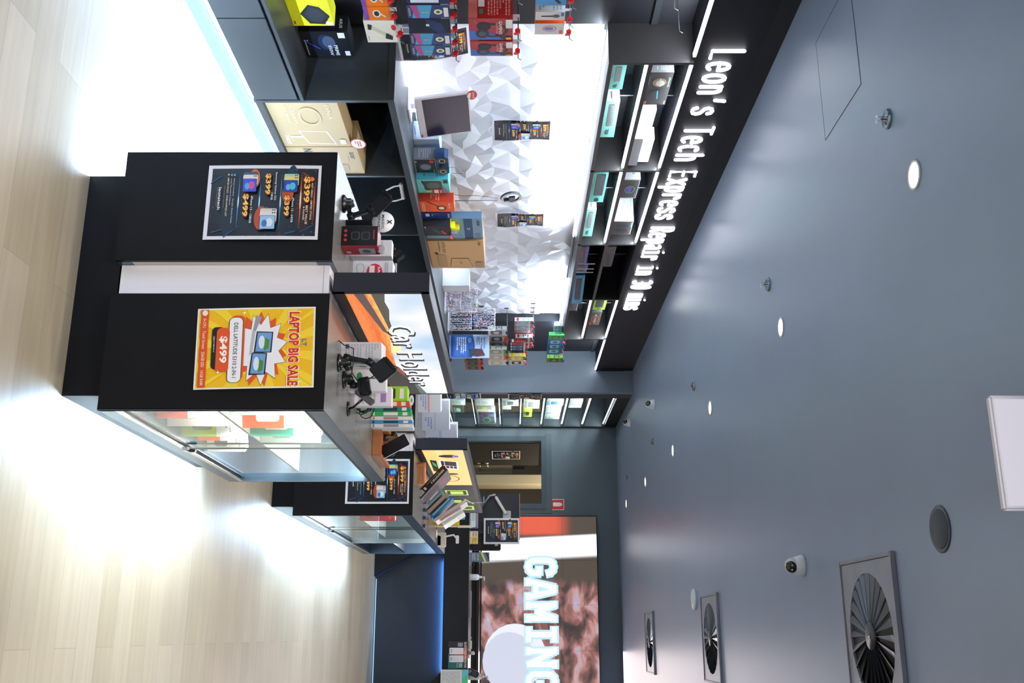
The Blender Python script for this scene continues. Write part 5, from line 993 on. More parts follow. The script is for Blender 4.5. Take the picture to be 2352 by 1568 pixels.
ub('keyboard_combo_box', 'brown box with dark controller picture in the dark upper bay', 566, 612, -3.17, Z2, .06, 1416, '#4a403a', [('r', 0, 0, 1, 1, '#4f453e'), ('p', [(.2, .1), (.9, .3), (.95, .75), (.5, .6)], '#20262a'), ('p', [(.2, .6), (.6, .9), (.6, .93), (.2, .63)], '#7a4ab8'), ('t', 'RAZER', .2, .92, .26, .05, .01, '#8fd0a8'), ('r', .06, .3, .1, .6, '#3a9ab8'), ('l', .8, .05, .98, .12, 1, '#c0c0b8')])
ub('keyboard_combo_box', 'lime green keyboard box in the farthest upper bay', 690, 711, -3.17, Z2, .08, 1394, '#a4d23c', [('r', 0, 0, 1, 1, '#b4e04a'), *kb_art(.0, .2, .75, .8, '#3a423a', '#606a5e', 4, 7), ('e', .88, .5, .05, .2, '#3a423a')])
ub('processor_box', 'black processor box with orange ring in the farthest upper bay', 717, 746, -3.17, Z2, .08, 1383, '#4a4a4a', [('r', 0, 0, 1, .97, '#55524e'), ('o', .5, .5, .28, .36, .25, '#e0602a'), ('t', 'RYZEN', .5, .5, .7, .16, .02, '#efe9e2'), ('r', .72, .02, .98, .24, '#e0562a'), ('t', 'AMD', .15, .88, .24, .06, .01, '#d8d8d8')])

# ------------------------------------------------------------------ island tops
def suction_mount(pts, label, head, Y, r=.0115):
    """pts: pixel points on the plane Y from the base upwards"""
    w0 = P(pts[0][0], pts[0][1], Y=Y); w0.z = BODYT
    t = thing('phone_mount', w0, label, 'phone mount')
    MB().lathe([(.034, 0), (.036, .006), (.03, .012), (.022, .016), (.022, .032), (.012, .036)], w0, BPLAST, 20).build('suction_base', t)
    W3 = [w0 + Vector((0, 0, .03))] + [P(x, y, Y=Y) for x, y in pts[1:]]
    for k, (a, c) in enumerate(zip(W3, W3[1:])):
        d = (c - a); q = Matrix.Translation(a) @ d.to_track_quat('Z', 'Y').to_matrix().to_4x4()
        MB(q).box(-r, r, -r * .7, r * .7, -.004, d.length + .004, M('#14181f', .25), .003).lathe([(r * 1.25, -r), (r * 1.25, r)], (0, 0, 0), BPLAST, 12, 'Y').build('arm', t)
    e = W3[-1]; hw, hh, ang = head; hw *= 1.15; hh *= 1.25
    q = Matrix.Translation(e) @ Matrix.Rotation(math.radians(ang), 4, 'Y')
    MB(q).box(-hw, hw, -.012, .006, -hh, hh, M('#17181c', .25), .005).box(-hw, -hw + .01, -.035, .004, -hh * .7, hh * .7, BPLAST, .002).box(hw - .01, hw, -.035, .004, -hh * .7, hh * .7, BPLAST, .002).build('clamp', t)
    return t
suction_mount([(775, 468), (798, 470), (806, 497), (852, 482), (872, 470)], 'black articulated phone mount at the left of the near island top', (.045, .022, 40), 3.55)
t = thing('phone_mount_box', (-1.46, 3.58, BODYT), 'black and red phone mount box on the near island top', 'box')
b = MB(); b.box(-1.503, -1.424, 3.545, 3.64, BODYT, 1.085, M('#8e1f2c', .3), .001)
b.art((-1.503, 3.545, BODYT), X3, Z3, .079, .14, [('r', 0, 0, 1, 1, '#141419'), ('l', .2, .87, .8, .93, 1, '#c8323c'), ('R', .3, .56, .72, .8, .1, '#4a4c52'), ('R', .34, .59, .68, .77, .08, '#1c1d22'), ('R', .3, .28, .72, .52, .1, '#4a4c52'), ('R', .34, .31, .68, .49, .08, '#1c1d22'), ('e', .26, .13, .08, .045, '#d83040'), ('e', .5, .13, .08, .045, '#d83040'), ('e', .74, .13, .08, .045, '#d83040')])
b.art((-1.424, 3.545, BODYT), Y3, Z3, .095, .14, [('r', 0, 0, 1, 1, '#d8384a'), ('R', .3, .45, .9, .9, .06, '#c8d4dc'), ('e', .6, .66, .2, .12, '#6a8290'), ('R', .6, .1, .8, .22, .02, '#eceaea')]); b.build('carton', t)
MB().lathe([(.012, -.001), (.018, 0), (.018, .002), (.012, .003)], (-1.43, 3.6, 1.095), M('#b8bcc4', .3), 18, 'Y').build('hang_tab', t)
pw = P(807, 585, Z=BODYT)
pb('charger_box', 'white phone holder box with red sale sticker on the near island top', 'box', (-1.475, 3.84, BODYT), 0, .088, .07, .165, '#e6e4ea', [('r', 0, 0, 1, 1, '#dcdbe6'), ('e', .6, .55, .45, .2, '#d8324a'), ('r', .25, .42, .9, .55, '#eceaf0'), ('t', 'SALE', .6, .66, .6, .06, .03, '#fbe9ea'), ('l', .1, .8, .7, .9, 2, '#a8aab8'), ('o', .4, .2, .25, .1, .1, '#a8aab8')])
pb('charger_box', 'white holder box behind the black and red box on the near island top', 'box', (-1.53, 3.75, BODYT), 0, .07, .05, .17, '#e9e8ee', [('l', .1, .2, .9, .8, 8, '#c0c2cc')])
c_ = P(880, 510, Y=3.62); t = thing('round_tag_sign', (c_.x, 3.62, BODYT), 'round white tag with tools mark behind the near phone mount', 'sign')
MB().lathe([(.001, -.002), (.044, -.002), (.044, 0), (.001, 0)], c_, M('#f3f2f5', .4), 32, 'Y').build('disc', t)
MB().art((c_.x - .05, 3.617, c_.z - .05), X3, Z3, .1, .1, [('t', 'MAGIC', .5, .5, .6, .1, .01, '#5a5a60'), ('t', 'REPAIRS', .5, .34, .7, .1, .01, '#5a5a60'), ('p', [(.42, .68), (.46, .66), (.6, .84), (.56, .86)], '#2a2a2e'), ('p', [(.6, .68), (.56, .66), (.42, .84), (.46, .86)], '#2a2a2e')]).build('print', t)
MB().box(c_.x - .012, c_.x + .012, 3.622, 3.64, BODYT, c_.z, BPLAST, .002).build('post', t)
suction_mount([(898, 585), (905, 588), (914, 590)], 'small black magnetic mount behind the white sale box', (.018, .022, -40), 4.0)
MB().box(-1.62, -1.52, 4.05, 4.15, BODYT, 1.09, M('#101116', .4), .003).build('black_case', label='plain black box at the back of the near island top', cat='box')
# right half of near island
pb('charger_box', 'large white printed box first on the right half of the near island', 'box', (-1.073, 3.66, BODYT), 8, .085, .13, .155, '#dddce2', [('r', 0, 0, 1, 1, '#d9d8de'), ('l', .08, .1, .92, .95, 12, '#b9b9c2'), ('r', .1, .12, .3, .2, '#4a4a52')], right=[('r', 0, 0, 1, 1, '#e9e9ee'), ('e', .5, .5, .25, .1, '#5aa06a')])
pb('charger_box', 'white box with green earpiece picture behind the black mount', 'box', (-1.02, 3.86, BODYT), 4, .09, .06, .15, '#e4e3e8', [('r', 0, 0, 1, 1, '#e4e3e8'), ('e', .4, .3, .25, .08, '#3a9a5c'), ('p', [(.38, .35), (.46, .35), (.44, .75), (.4, .75)], '#2a2b30'), ('r', .2, .04, .7, .1, '#5a5a60')])
pb('charger_box', 'white box with purple mark before the green box', 'box', (-.985, 4.02, BODYT), 4, .08, .06, .155, '#e2dfe6', [('l', .1, .1, .9, .6, 5, '#b9b6c4'), ('r', .3, .72, .8, .86, '#a07ac0')])
suction_mount([(775, 833), (800, 842), (797, 822), (850, 832), (880, 850)], 'larger black articulated mount on the right half of the near island', (.035, .03, 50), 3.62, .0125)
b = MB(); q = [P(x, y, Y=3.6) for x, y in ((778, 782), (790, 792), (812, 800), (812, 830), (808, 855), (820, 873), (842, 873), (860, 862))]; b.tube(q, .0022, M('#17181f', .35), 6); b.build('charging_cable', label='black charging cable looping around the larger mount', cat='cable')
suction_mount([(800, 872), (812, 885), (838, 888)], 'low black mount behind the larger one on the near island', (.02, .03, 80), 3.75)
t = thing('phone_grip', P(840, 912, Y=3.85), 'silver grey clip stand leaning on black cables on the near island', 'phone stand')
c_ = P(838, 912, Y=3.85); MB(Matrix.Translation(c_) @ Matrix.Rotation(math.radians(38), 4, 'Y')).box(-.014, .014, -.01, .0, -.045, .045, M('#8d8a92', .25, .6), .004).build('plate', t)
c2_ = P(812, 935, Y=3.85); MB().tube([c_, c2_, Vector((c2_.x, 3.88, BODYT + .004))], .005, BPLAST, 8).lathe([(.03, 0), (.03, .008), (.01, .01)], (c2_.x, 3.88, BODYT), BPLAST, 18).build('foot', t)
b = MB(); r2 = random.Random(4)
for k in range(7):
    c_ = P(836 + r2.uniform(-6, 6), 935 + r2.uniform(-12, 12), Y=4.1); b.tube([c_ + Vector((.035 * math.cos(a * .7), .01 * math.sin(a), .03 * math.sin(a * .7))) for a in range(10)], .0022, BPLAST, 6)
b.build('coiled_cables', label='tangle of coiled black cables beside the wooden tray', cat='cable')
# row of standing boxes
GS = 'thin boxes standing in a row on the near island'
row = [('#9ad62a', '#2a2c2a', 'lime green', 887, 921, 936), ('#ee5a1e', '#e8e6e4', 'orange and white', 921, 934, 941), ('#138a72', '#1d3a40', 'dark teal', 934, 945, 943), ('#2fae5c', '#e6e6e4', 'green and white', 945, 956, 945), ('#e4e0de', '#b8827a', 'white', 956, 965, 946), ('#3a8fd0', '#20405c', 'sky blue', 965, 973, 947), ('#dcdee2', '#8a9098', 'pale grey', 973, 982, 948)]
for c, c2, nm, ya, yb, xt in row:
    Yr = 4.55; a = P(880, ya, Y=Yr); d = P(880, yb, Y=Yr); top_ = P(xt, ya, Y=Yr).z
    pb('accessory_box', '%s thin box standing in the row on the near island' % nm, 'box', (a.x, Yr, BODYT), 0, d.x - a.x - .001, .09, top_ - BODYT, c, [('r', 0, 0, 1, 1, c), ('R', .15, .3, .85, .66, .1, c2), ('r', .15, .78, .85, .9, '#e9e9e6'), ('r', .1, .04, .9, .08, c2)], group=GS)
b = MB(); p_ = P(945, 922, Y=4.54); b.art((p_.x - .03, 4.535, p_.z - .01), X3, Z3, .05, .022, [('e', .5, .5, .5, .5, '#e9e9ee'), ('e', .5, .5, .2, .2, '#6aa0a0')]); b.box(p_.x - .028, p_.x + .018, 4.5355, 4.536, p_.z - .004, p_.z + .006, '#e9e9ee'); b.build('price_sticker', label='small oval tag on the lime green standing box', cat='sticker')
# wooden tray with stands
t = thing('wooden_tray', (-.878, 4.75, BODYT), 'wooden tray stand holding phone cradles on the near island', 'tray')
WD = noisy('honey_wood', '#a8683a', '#bb7a48', 12, .4, (1, 8, 1))
MB().box(-.957, -.80, 4.60, 4.62, BODYT, BODYT + .045, WD, .003).build('front_rail', t)
MB().box(-.957, -.80, 4.62, 4.98, BODYT, BODYT + .012, WD, .002).build('base', t)
MB().box(-.82, -.80, 4.62, 4.98, BODYT + .012, BODYT + .04, WD, .003).build('side_rail', t)
MB().box(-.957, -.937, 4.62, 4.98, BODYT + .012, BODYT + .06, WD, .003).build('side_rail', t)
for k in range(5): MB().box(-.935, -.822, 4.66 + k * .05, 4.67 + k * .05, BODYT + .012, BODYT + .03, WD, .002).build('slat', t)
MB().box(-.93, -.9, 4.80, 4.86, BODYT + .03, BODYT + .10, M('#9a6a44', .4), .003).build('wood_post', t)
for i, (xb, yb_, xt, yt_, lab) in enumerate(((875, 1040, 935, 1008, 'black phone resting in the wooden tray cradle'), (868, 958, 895, 930, 'black ring holder at the start of the wooden tray'))):
    a = P(xb, yb_, Y=4.72); c_ = P(xt, yt_, Y=4.72); d = c_ - a
    a.z = max(a.z, BODYT + .03)
    q = Matrix.Translation(a) @ (c_ - a).to_track_quat('Z', 'Y').to_matrix().to_4x4()
    MB(q).box(-.011, .003, -.03, .03, 0, (c_ - a).length, M('#12151c', .2), .003).build('display_phone' if i == 0 else 'ring_holder', label=lab, cat='phone' if i == 0 else 'phone holder')
for i, (x_, y_) in enumerate(((885, 1005), (905, 998), (880, 1050), (900, 1040))):
    a = P(x_, y_, Y=4.8 + .04 * i); MB().lathe([(.016, -.008), (.018, 0), (.016, .004)], a, M('#2a2c30', .3), 16, 'Y').tube([a, Vector((a.x, a.y + .01, BODYT + .02))], .004, BPLAST, 8).build('phone_holder', label=('small round holder left on the wooden tray', 'taller round holder beside the tray phone', 'low holder at the right end of the wooden tray', 'chrome ringed holder at the right end of the wooden tray')[i], cat='phone holder')
# goods inside near case
GC = 'boxed goods inside the near glass case'
def case_box(lab, x, y, z, w_, d_, h_, yaw, col, ac, wh='#eeeeec'):
    art_ = [('r', 0, 0, 1, 1, col), ('r', 0, .62, 1, 1, wh), ('R', .15, .2, .85, .55, .08, ac), ('r', .1, .7, .45, .85, ac), ('l', .5, .68, .9, .9, 3, '#8a8f96')]
    return pb('boxed_accessory', lab, 'box', (x, y, z), yaw, w_, d_, h_, col, art_, right=art_, left=art_, top=[('r', .05, .05, .95, .95, wh)], group=GC)
ZB, ZM = .222, .513
case_box('orange box lying low at the near end of the glass case', -.98, 3.46, ZB, .16, .05, .12, 20, '#e8602a', '#3a3c40')
case_box('blue and white box low in the near glass case', -.95, 3.60, ZB, .15, .05, .15, 22, '#3d8ad6', '#1d3f70')
case_box('red and white box low in the near glass case', -.95, 3.72, ZB, .16, .06, .2, 22, '#e05a52', '#b43a34')
case_box('white printed carton low in the middle of the near case', -.98, 3.86, ZB, .19, .14, .24, 16, '#e9e8e2', '#c4c8c2')
case_box('white and lime box low in the middle of the near case', -.96, 4.03, ZB, .18, .05, .24, 18, '#b8dc3c', '#5a7a1c')
case_box('orange topped white box low at the far half of the near case', -.97, 4.22, ZB, .18, .08, .16, 30, '#e86a30', '#4a6a70')
case_box('white cable box beside the orange one low in the near case', -.94, 4.38, ZB, .17, .06, .17, 30, '#e8ebee', '#5f6a74')
case_box('orange and red box on the middle shelf of the near case', -.98, 3.46, ZM, .16, .05, .19, 20, '#e8502a', '#f0c8b0')
case_box('blue earphone box on the middle shelf of the near case', -.96, 3.58, ZM, .16, .05, .22, 20, '#4a94dc', '#2a3f5c')
case_box('white phone holder box on the middle shelf of the near case', -.98, 3.70, ZM, .18, .07, .27, 18, '#e2e4de', '#8a9088')
case_box('orange cable box on the middle shelf of the near case', -.96, 3.90, ZM, .17, .05, .27, 18, '#e6582c', '#f2e6de')
case_box('teal and white box on the middle shelf of the near case', -.96, 4.02, ZM, .18, .06, .29, 18, '#3aa894', '#e6f0ee')
case_box('white box last on the middle shelf of the near case', -.95, 4.2, ZM, .17, .06, .25, 18, '#e9ece8', '#b9c4c0')
GC = 'boxed goods inside the far glass case'
case_box('white box low in the far glass case', -.97, 6.75, ZB, .17, .07, .2, 20, '#dfe2dd', '#c9d8c0')
case_box('pale green printed box low in the far glass case', -.97, 7.0, ZB, .17, .06, .2, 20, '#cfdcc8', '#8fa88a')
case_box('white and red box on the middle shelf of the far case', -.95, 6.9, ZM, .17, .05, .2, 25, '#e4e6e2', '#d04a3c')
case_box('plain red box on the middle shelf of the far case', -.9, 7.15, ZM, .13, .06, .25, 18, '#c23a34', '#a82c28', '#c23a34')
case_box('brown carton low at the open end of the far case', -.98, 8.95, ZB, .17, .12, .12, 25, '#b48a5c', '#8a6844', '#c49a6a')
case_box('white bag like box low at the open end of the far case', -.95, 8.76, ZB, .15, .1, .12, 10, '#e2e2e4', '#b8b8bc')

# ------------------------------------------------------------------ far island top
def lean(name, lab, a, c, th, dy, Y, col, art_f=(), art_s=(), cat='box', group=None):
    """slab leaning in the X-Z plane; a = low end, c = high end (pixels on plane Y)"""
    A0 = P(a[0], a[1], Y=Y); C0 = P(c[0], c[1], Y=Y); d = C0 - A0; L_ = d.length
    if A0.z < BODYT + .002: A0.z = BODYT + .002
    u = d.normalized(); n_ = Vector((u.z, 0, -u.x))           # right-hand side normal in XZ
    T = Matrix((u, n_.cross(u) * 1, n_)).transposed().to_4x4(); T.translation = A0
    b = MB(T); s_ = 1 if T.to_3x3().col[1].y > 0 else -1
    b.box(0, L_, 0, dy * s_, -th, 0, M(col, .35), .002)
    if art_s: b.art((0, dy * s_ if s_ < 0 else 0, 0.0003), X3, Y3, L_, dy, list(art_s), rough=.3)
    if art_f: b.art((0, -.0005 if s_ > 0 else .0005, -th), X3, Z3, L_, th, list(art_f), rough=.3) if s_ > 0 else b.art((L_, .0005, -th), (-1, 0, 0), Z3, L_, th, list(art_f), rough=.3)
    return b.build(name, label=lab, cat=cat, group=group, origin=tuple(A0))
lean('keyboard_set_box', 'black and grey DEVASTATOR box leaning on the far island top', (955, 1146), (1018, 1078), .05, .45, 7.12, '#5d565e', [('r', 0, 0, 1, 1, '#121215'), ('t', 'DEVASTATOR II', .3, .6, .45, .3, .02, '#e9e9ea'), ('r', .8, .2, .95, .8, '#e9e9ea'), ('l', .81, .25, .94, .75, 5, '#222'), ('r', .7, .3, .76, .7, '#d8d8da'), ('l', .2, .2, .65, .35, 1, '#8a8a90')], [('r', 0, 0, 1, 1, '#746c74'), ('e', .75, .6, .12, .1, '#c84a58'), ('r', .2, .15, .5, .3, '#c9c4cc'), ('l', .1, .4, .6, .8, 8, '#8f8890')])
for i, (a, c, col, ac, nm) in enumerate((((972, 1168), (1012, 1128), '#8fc0d8', '#5aa080', 'teal edged brochure next to the leaning grey box'), ((985, 1178), (1030, 1135), '#b8ae9c', '#e0a080', 'beige thin box third in the leaning stack'), ((992, 1190), (1040, 1143), '#1d86c8', '#a8d8f0', 'bright blue leaflet in the leaning stack'), ((1000, 1197), (1072, 1152), '#cfc8d8', '#e8b890', 'long clear folder in the leaning stack'), ((1018, 1207), (1066, 1176), '#e6e6e4', '#b8d8c8', 'white folder last of the leaning stack'))):
    lean('leaning_pack', nm, a, c, .022, .26, 7.6 + .02 * i, col, [('r', 0, 0, 1, 1, col), ('r', .1, .2, .9, .6, ac)], [('r', 0, 0, 1, 1, col), ('R', .15, .2, .6, .8, .04, ac), ('l', .65, .2, .95, .8, 5, '#e9eef2')], 'brochure', 'leaning stack on the far island')
t = thing('acrylic_holder', P(1000, 1190, Y=7.9), 'clear acrylic brochure stand at the front of the leaning stack', 'stand')
b = MB(); a = P(950, 1150, Y=7.42); c_ = P(1000, 1213, Y=7.42); a.z = c_.z = BODYT + .004
for k in range(7): q0 = a + (c_ - a) * (k / 7); q1 = a + (c_ - a) * ((k + .9) / 7); b.box(q0.x, q1.x, 7.38, 7.4, BODYT, BODYT + .02 + .012 * (k % 2), M('#b8b4c8' if k % 2 else '#4a4658', .15), .002)
b.build('front_lip', t)
a = P(1022, 1130, Y=7.7); c_ = P(1110, 1145, Y=7.7); MB().box(a.x, c_.x, 7.95, 7.953, a.z, c_.z, GLASS).box(c_.x - .003, c_.x, 7.948, 7.956, a.z, c_.z, M('#d8d0dc', .2)).box(a.x, c_.x, 7.948, 7.956, c_.z - .004, c_.z, M('#d8d0dc', .2)).build('back_plate', t)
# small stands toward its far end
for i, (x0, y0, x1, y1, col, Y, nm) in enumerate(((1042, 1178, 1068, 1192, '#2fa8cc', 8.3, 'small turquoise card on a white stand'), (1030, 1193, 1055, 1206, '#e8c62a', 8.4, 'small yellow card stand'), (1050, 1206, 1086, 1211, '#e4dccb', 8.5, 'long thin cream charger stick'), (1012, 1222, 1024, 1256, '#e2dcd2', 8.9, 'low white dish'), (1003, 1225, 1013, 1253, '#20304e', 8.9, 'low navy box'))):
    a = P(x0, y0, Y=Y); c_ = P(x1, y1, Y=Y)
    zb = BODYT if x0 < 1035 else a.z
    b = MB().box(a.x, c_.x, Y, Y + .03, zb, c_.z, M(col, .35), .004)
    if x0 >= 1035: b.box((a.x + c_.x) / 2 - .005, (a.x + c_.x) / 2 + .005, Y + .01, Y + .02, BODYT, a.z, WHITE)
    b.build('counter_gadget', label=nm + ' on the far end of the far island', cat='gadget')
for i, (pts, nm) in enumerate((([(1000, 1225), (1022, 1232), (1042, 1228), (1052, 1240)], 'white curved phone stand at the far end of the far island'), ([(1005, 1205), (1030, 1200), (1045, 1192), (1055, 1215)], 'black jointed mount among the small goods of the far island'))):
    b = MB(); q = [P(x, y, Y=8.7) for x, y in pts]; q[0].z = BODYT; b.tube(q, .008, WHITE if i == 0 else BPLAST, 8).lathe([(.035, 0), (.035, .008), (.008, .012)], q[0], WHITE if i == 0 else BPLAST, 18)
    e = q[-1]; b.box(e.x - .04, e.x + .03, e.y - .008, e.y, e.z - .02, e.z + .008, WHITE if i == 0 else BPLAST, .004); b.build('phone_stand', label=nm, cat='phone stand')
pb('small_carton', 'open tan carton at the foot of the far island screen', 'box', (-1.13, 6.85, BODYT), 15, .14, .12, .05, '#c9855a', [('l', .1, .2, .9, .8, 3, '#a86a44')])
# white boxes left of the far screen (on the left half top of far island)
for i, (x0, y0, x1, y1, Y, col, nm) in enumerate(((952, 905, 1006, 925, 6.75, '#dfe0e8', 'white and red long box leaning on the left half of the far island'), (960, 930, 1040, 952, 7.0, '#e6ebf8', 'long white carton leaning on the left half of the far island'), (960, 955, 1012, 999, 6.7, '#eef1fa', 'large white carton lowest on the left half of the far island'))):
    A0 = P(x0, y0, Y=Y)
    pb('white_carton', nm, 'box', (-1.72 + .1 * i, 6.68 + .35 * i, BODYT + (0, .0, 0)[i]), 20, .26 - .04 * i, .12, .16 + .04 * i, col, [('l', .55, .1, .95, .4, 3, '#9ab0e0'), ('r', .0, .45, 1, .52, '#e8a0a0' if i == 0 else '#cfdcf6')])
pb('tablet_display', 'dark tablet leaning behind the white cartons left of the orange screen', 'tablet', (-1.40, 7.3, BODYT), 0, .1, .02, .25, '#2a3f6c', [('R', .06, .06, .94, .94, .06, '#4a7ac4')])

# ------------------------------------------------------------------ service counter goods
CTZ = 1.10
MB().box(-1.362, -1.05, 12.3, 12.306, 1.255, 1.69, M('#e4e2e8', .3)).box(-1.3, -1.1, 12.31, 12.40, CTZ, CTZ + .01, M('#1b1b1e', .4)).box(-1.22, -1.18, 12.307, 12.32, CTZ + .005, 1.4, M('#1b1b1e', .4)).build('poster_stand', label='white framed stand holding the deals poster on the service counter', cat='sign')
poster('phone_price_poster', 'dark deals poster in the stand on the service counter', (-1.352, 12.298, 1.262), X3, Z3, .292, .42, PH, lambda x, y: 0, lift=.0005)
t = thing('rear_monitor', (-1.5, 12.42, CTZ), 'large dark monitor back on a white arm on the service counter', 'monitor')
a = P(1126, 1134, Y=12.45); c_ = P(1194, 1240, Y=12.45)
MB().box(a.x, c_.x, 12.43, 12.46, P(1076, 1134, Y=12.45).z + .12, c_.z, M('#151a24', .35), .006).box(a.x + .1, c_.x - .05, 12.405, 12.43, 1.28, c_.z - .08, M('#1d1c1c', .35), .01).build('monitor_back', t)
MB().box(c_.x - .002 - (c_.x - a.x), c_.x, 12.428, 12.43, c_.z - .004, c_.z + .001, M('#c9a888', .4)).build('top_edge', t)
MB().art((a.x, 12.428, 1.56), X3, Z3, .3, .15, [('t', 'neo', .86, .72, .18, .12, .02, '#0a0a0c')]).build('brand_print', t)
WA = M('#d9d6d2', .35)
q = [P(x, y, Y=12.37) for x, y in ((1104, 1166), (1124, 1138), (1138, 1136))]; MB().tube(q, .014, M('#8f949c', .3, .4), 8).build('lower_arm', t)
q = [P(x, y, Y=12.36) for x, y in ((1138, 1140), (1162, 1180))]; d = q[1] - q[0]; T = Matrix.Translation(q[0]) @ d.to_track_quat('Z', 'Y').to_matrix().to_4x4()
MB(T).box(-.024, .024, -.018, .018, 0, d.length, WA, .008).build('upper_arm', t)
p_ = P(1164, 1182, Y=12.38); MB().box(p_.x - .05, p_.x + .05, 12.37, 12.405, p_.z - .05, p_.z + .05, M('#b8bcc0', .35), .006).lathe([(.02, -.012), (.02, .0)], (p_.x - .02, 12.362, p_.z), M('#8a8e94', .3), 16, 'Y').build('joint_plate', t)
q = P(1104, 1166, Y=12.37); MB().box(q.x - .02, q.x + .02, 12.35, 12.39, CTZ, q.z + .01, M('#8f949c', .3, .4), .004).build('clamp_post', t)
t = thing('receipt_printer', (-1.2, 12.5, CTZ), 'black receipt printer behind the deals poster stand on the service counter', 'printer')
a = P(1100, 1190, Y=12.42); c_ = P(1150, 1262, Y=12.42)
MB().box(a.x, c_.x, 12.47, 12.62, CTZ, c_.z, M('#131418', .35), .012).build('body', t)
p_ = P(1140, 1250, Y=12.47); MB().box(p_.x - .03, p_.x + .02, 12.464, 12.47, p_.z - .02, p_.z + .02, M('#d8d8d4', .4), .001).build('label_plate', t)
t = thing('pos_terminal_box', (-1.55, 12.48, CTZ), 'black point of sale box left of the printer on the service counter', 'device')
a = P(1098, 1168, Y=12.47); c_ = P(1138, 1192, Y=12.47); MB().box(a.x - .1, c_.x, 12.47, 12.6, CTZ, c_.z, M('#0f1420', .4), .008).build('body', t)
for k in range(4): p_ = P(1103 + 8 * k, 1173, Y=12.465); MB().box(p_.x - .004, p_.x + .004, 12.466, 12.47, p_.z - .012, p_.z + .006, M('#a9b4c0', .4)).build('slot_light', t)
def cardstand(x0, y0, x1, y1, lab, items, Y=12.0, th=.012):
    a = P(x0, y0, Y=Y); c_ = P(x1, y1, Y=Y); a.z = CTZ
    b = MB().box(a.x, c_.x, Y, Y + th, a.z, c_.z, M('#d8d6d2', .3), .003); b.art((a.x, Y, a.z), X3, Z3, c_.x - a.x, c_.z - a.z, items, lift=.0006); b.box(a.x, c_.x, Y - .02, Y + .05, CTZ, CTZ + .004, M('#d8d6d2', .3)); return b.build('card_stand', label=lab, cat='stand')
cardstand(1076, 1171, 1098, 1213, 'blue framed card stand on the service counter edge', [('r', 0, 0, 1, 1, '#3a68b0'), ('R', .06, .1, .94, .7, .03, '#dfe6e4'), ('l', .15, .2, .6, .6, 4, '#9ab0a8'), ('r', .0, .92, 1, 1, '#d8a078'), ('l', .2, .76, .9, .88, 1, '#bcd0f0')])
cardstand(1076, 1219, 1098, 1249, 'yellow and cream notepad stand on the service counter', [('r', 0, 0, 1, 1, '#d9a24a'), ('r', .05, .12, .55, .95, '#e6dfcf'), ('r', .45, .12, .96, .95, '#e2cf76'), ('l', .1, .3, .42, .9, 5, '#8a8578'), ('l', .55, .3, .9, .85, 4, '#a89850')])
cardstand(1076, 1268, 1124, 1290, 'blue and yellow flyer stack on the service counter', [('r', 0, 0, 1, 1, '#5d7494'), ('t', 'DON\'T LOSE', .5, .42, .7, .12, .01, '#e0dc3c'), ('p', [(0, .55), (1, .75), (1, .85), (0, .65)], '#e0dc3c'), ('p', [(0, .8), (1, 1), (.6, 1), (0, .88)], '#23262a'), ('l', .1, .1, .9, .3, 3, '#c8d4e4')])
# sanitizer bottle
def bottle(x, y, lab, h_=.15, r=.035, Y=11.98, body='#dfe3ea'):
    p_ = P(1090, y, Y=Y); t = thing('pump_bottle', (p_.x, Y, CTZ), lab, 'bottle')
    MB().lathe([(r * .96, 0), (r, .004), (r, h_ * .62), (r * .8, h_ * .78), (r * .35, h_ * .86), (r * .35, h_ * .9)], (p_.x, Y, CTZ), M(body, .15), 24).build('body', t)
    b = MB().lathe([(r * .42, h_ * .88), (r * .42, h_), (r * .16, h_ * 1.02), (r * .16, h_ * 1.22)], (p_.x, Y, CTZ), WHITE, 16); b.box(p_.x - .008, p_.x + .04, Y - .008, Y + .008, CTZ + h_ * 1.2, CTZ + h_ * 1.3, WHITE, .003); b.build('pump', t)
    return t
bottle(1090, 1325, 'clear hand sanitizer bottle with white pump on the service counter', .14)
MB().tube([P(1083, 1291, Y=12.1), P(1090, 1296, Y=12.1), P(1085, 1302, Y=12.1), Vector((P(1083, 1304, Y=12.1).x, 12.1, CTZ + .003))], .003, M('#5a5e66', .4), 6).build('counter_cable', label='grey cable rising behind the flyers on the service counter', cat='cable')
a = P(1078, 1356, Y=12.05); c_ = P(1081, 1418, Y=12.05); MB().box(a.x, c_.x, 12.05, 12.2, CTZ, CTZ + .02, M('#8f8f98', .35), .003).build('flat_keyboard', label='thin grey keyboard edge on the service counter', cat='keyboard')
t = thing('tape_dispenser', P(1082, 1480, Y=12.02), 'cream tape dispenser near the right end of the service counter', 'tape dispenser')
a = P(1082, 1470, Y=12.02); c_ = P(1090, 1518, Y=12.02)
MB().box(a.x, a.x + .1, 12.0, 12.05, CTZ, CTZ + .035, M('#e6dccb', .4), .006).build('grip', t)
MB().lathe([(.03, -.02), (.035, 0), (.03, .02)], (a.x + .14, 12.02, CTZ + .036), M('#c9c6b8', .2), 20, 'X').box(a.x + .1, a.x + .2, 12.0, 12.05, CTZ, CTZ + .012, M('#b8b4a8', .3), .003).build('roll', t)
MB().tube([(a.x, 12.02, CTZ + .02), (a.x - .03, 12.02, CTZ + .03), (a.x - .06, 12.02, CTZ + .015), (a.x - .03, 12.02, CTZ + .008), (a.x, 12.02, CTZ + .012)], .003, M('#d9d0c0', .4), 6).build('cord_loop', t)
t = thing('card_terminal', P(1085, 1550, Y=12.0), 'black card payment terminal at the right end of the service counter', 'payment terminal')
a = P(1080, 1533, Y=12.0); T = Matrix.Translation((a.x, 12.0, CTZ)) @ Matrix.Rotation(math.radians(22), 4, 'Y'); MB(T).box(0, .07, 0, .09, -.01, .14, M('#12151d', .3), .01).build('body', t)
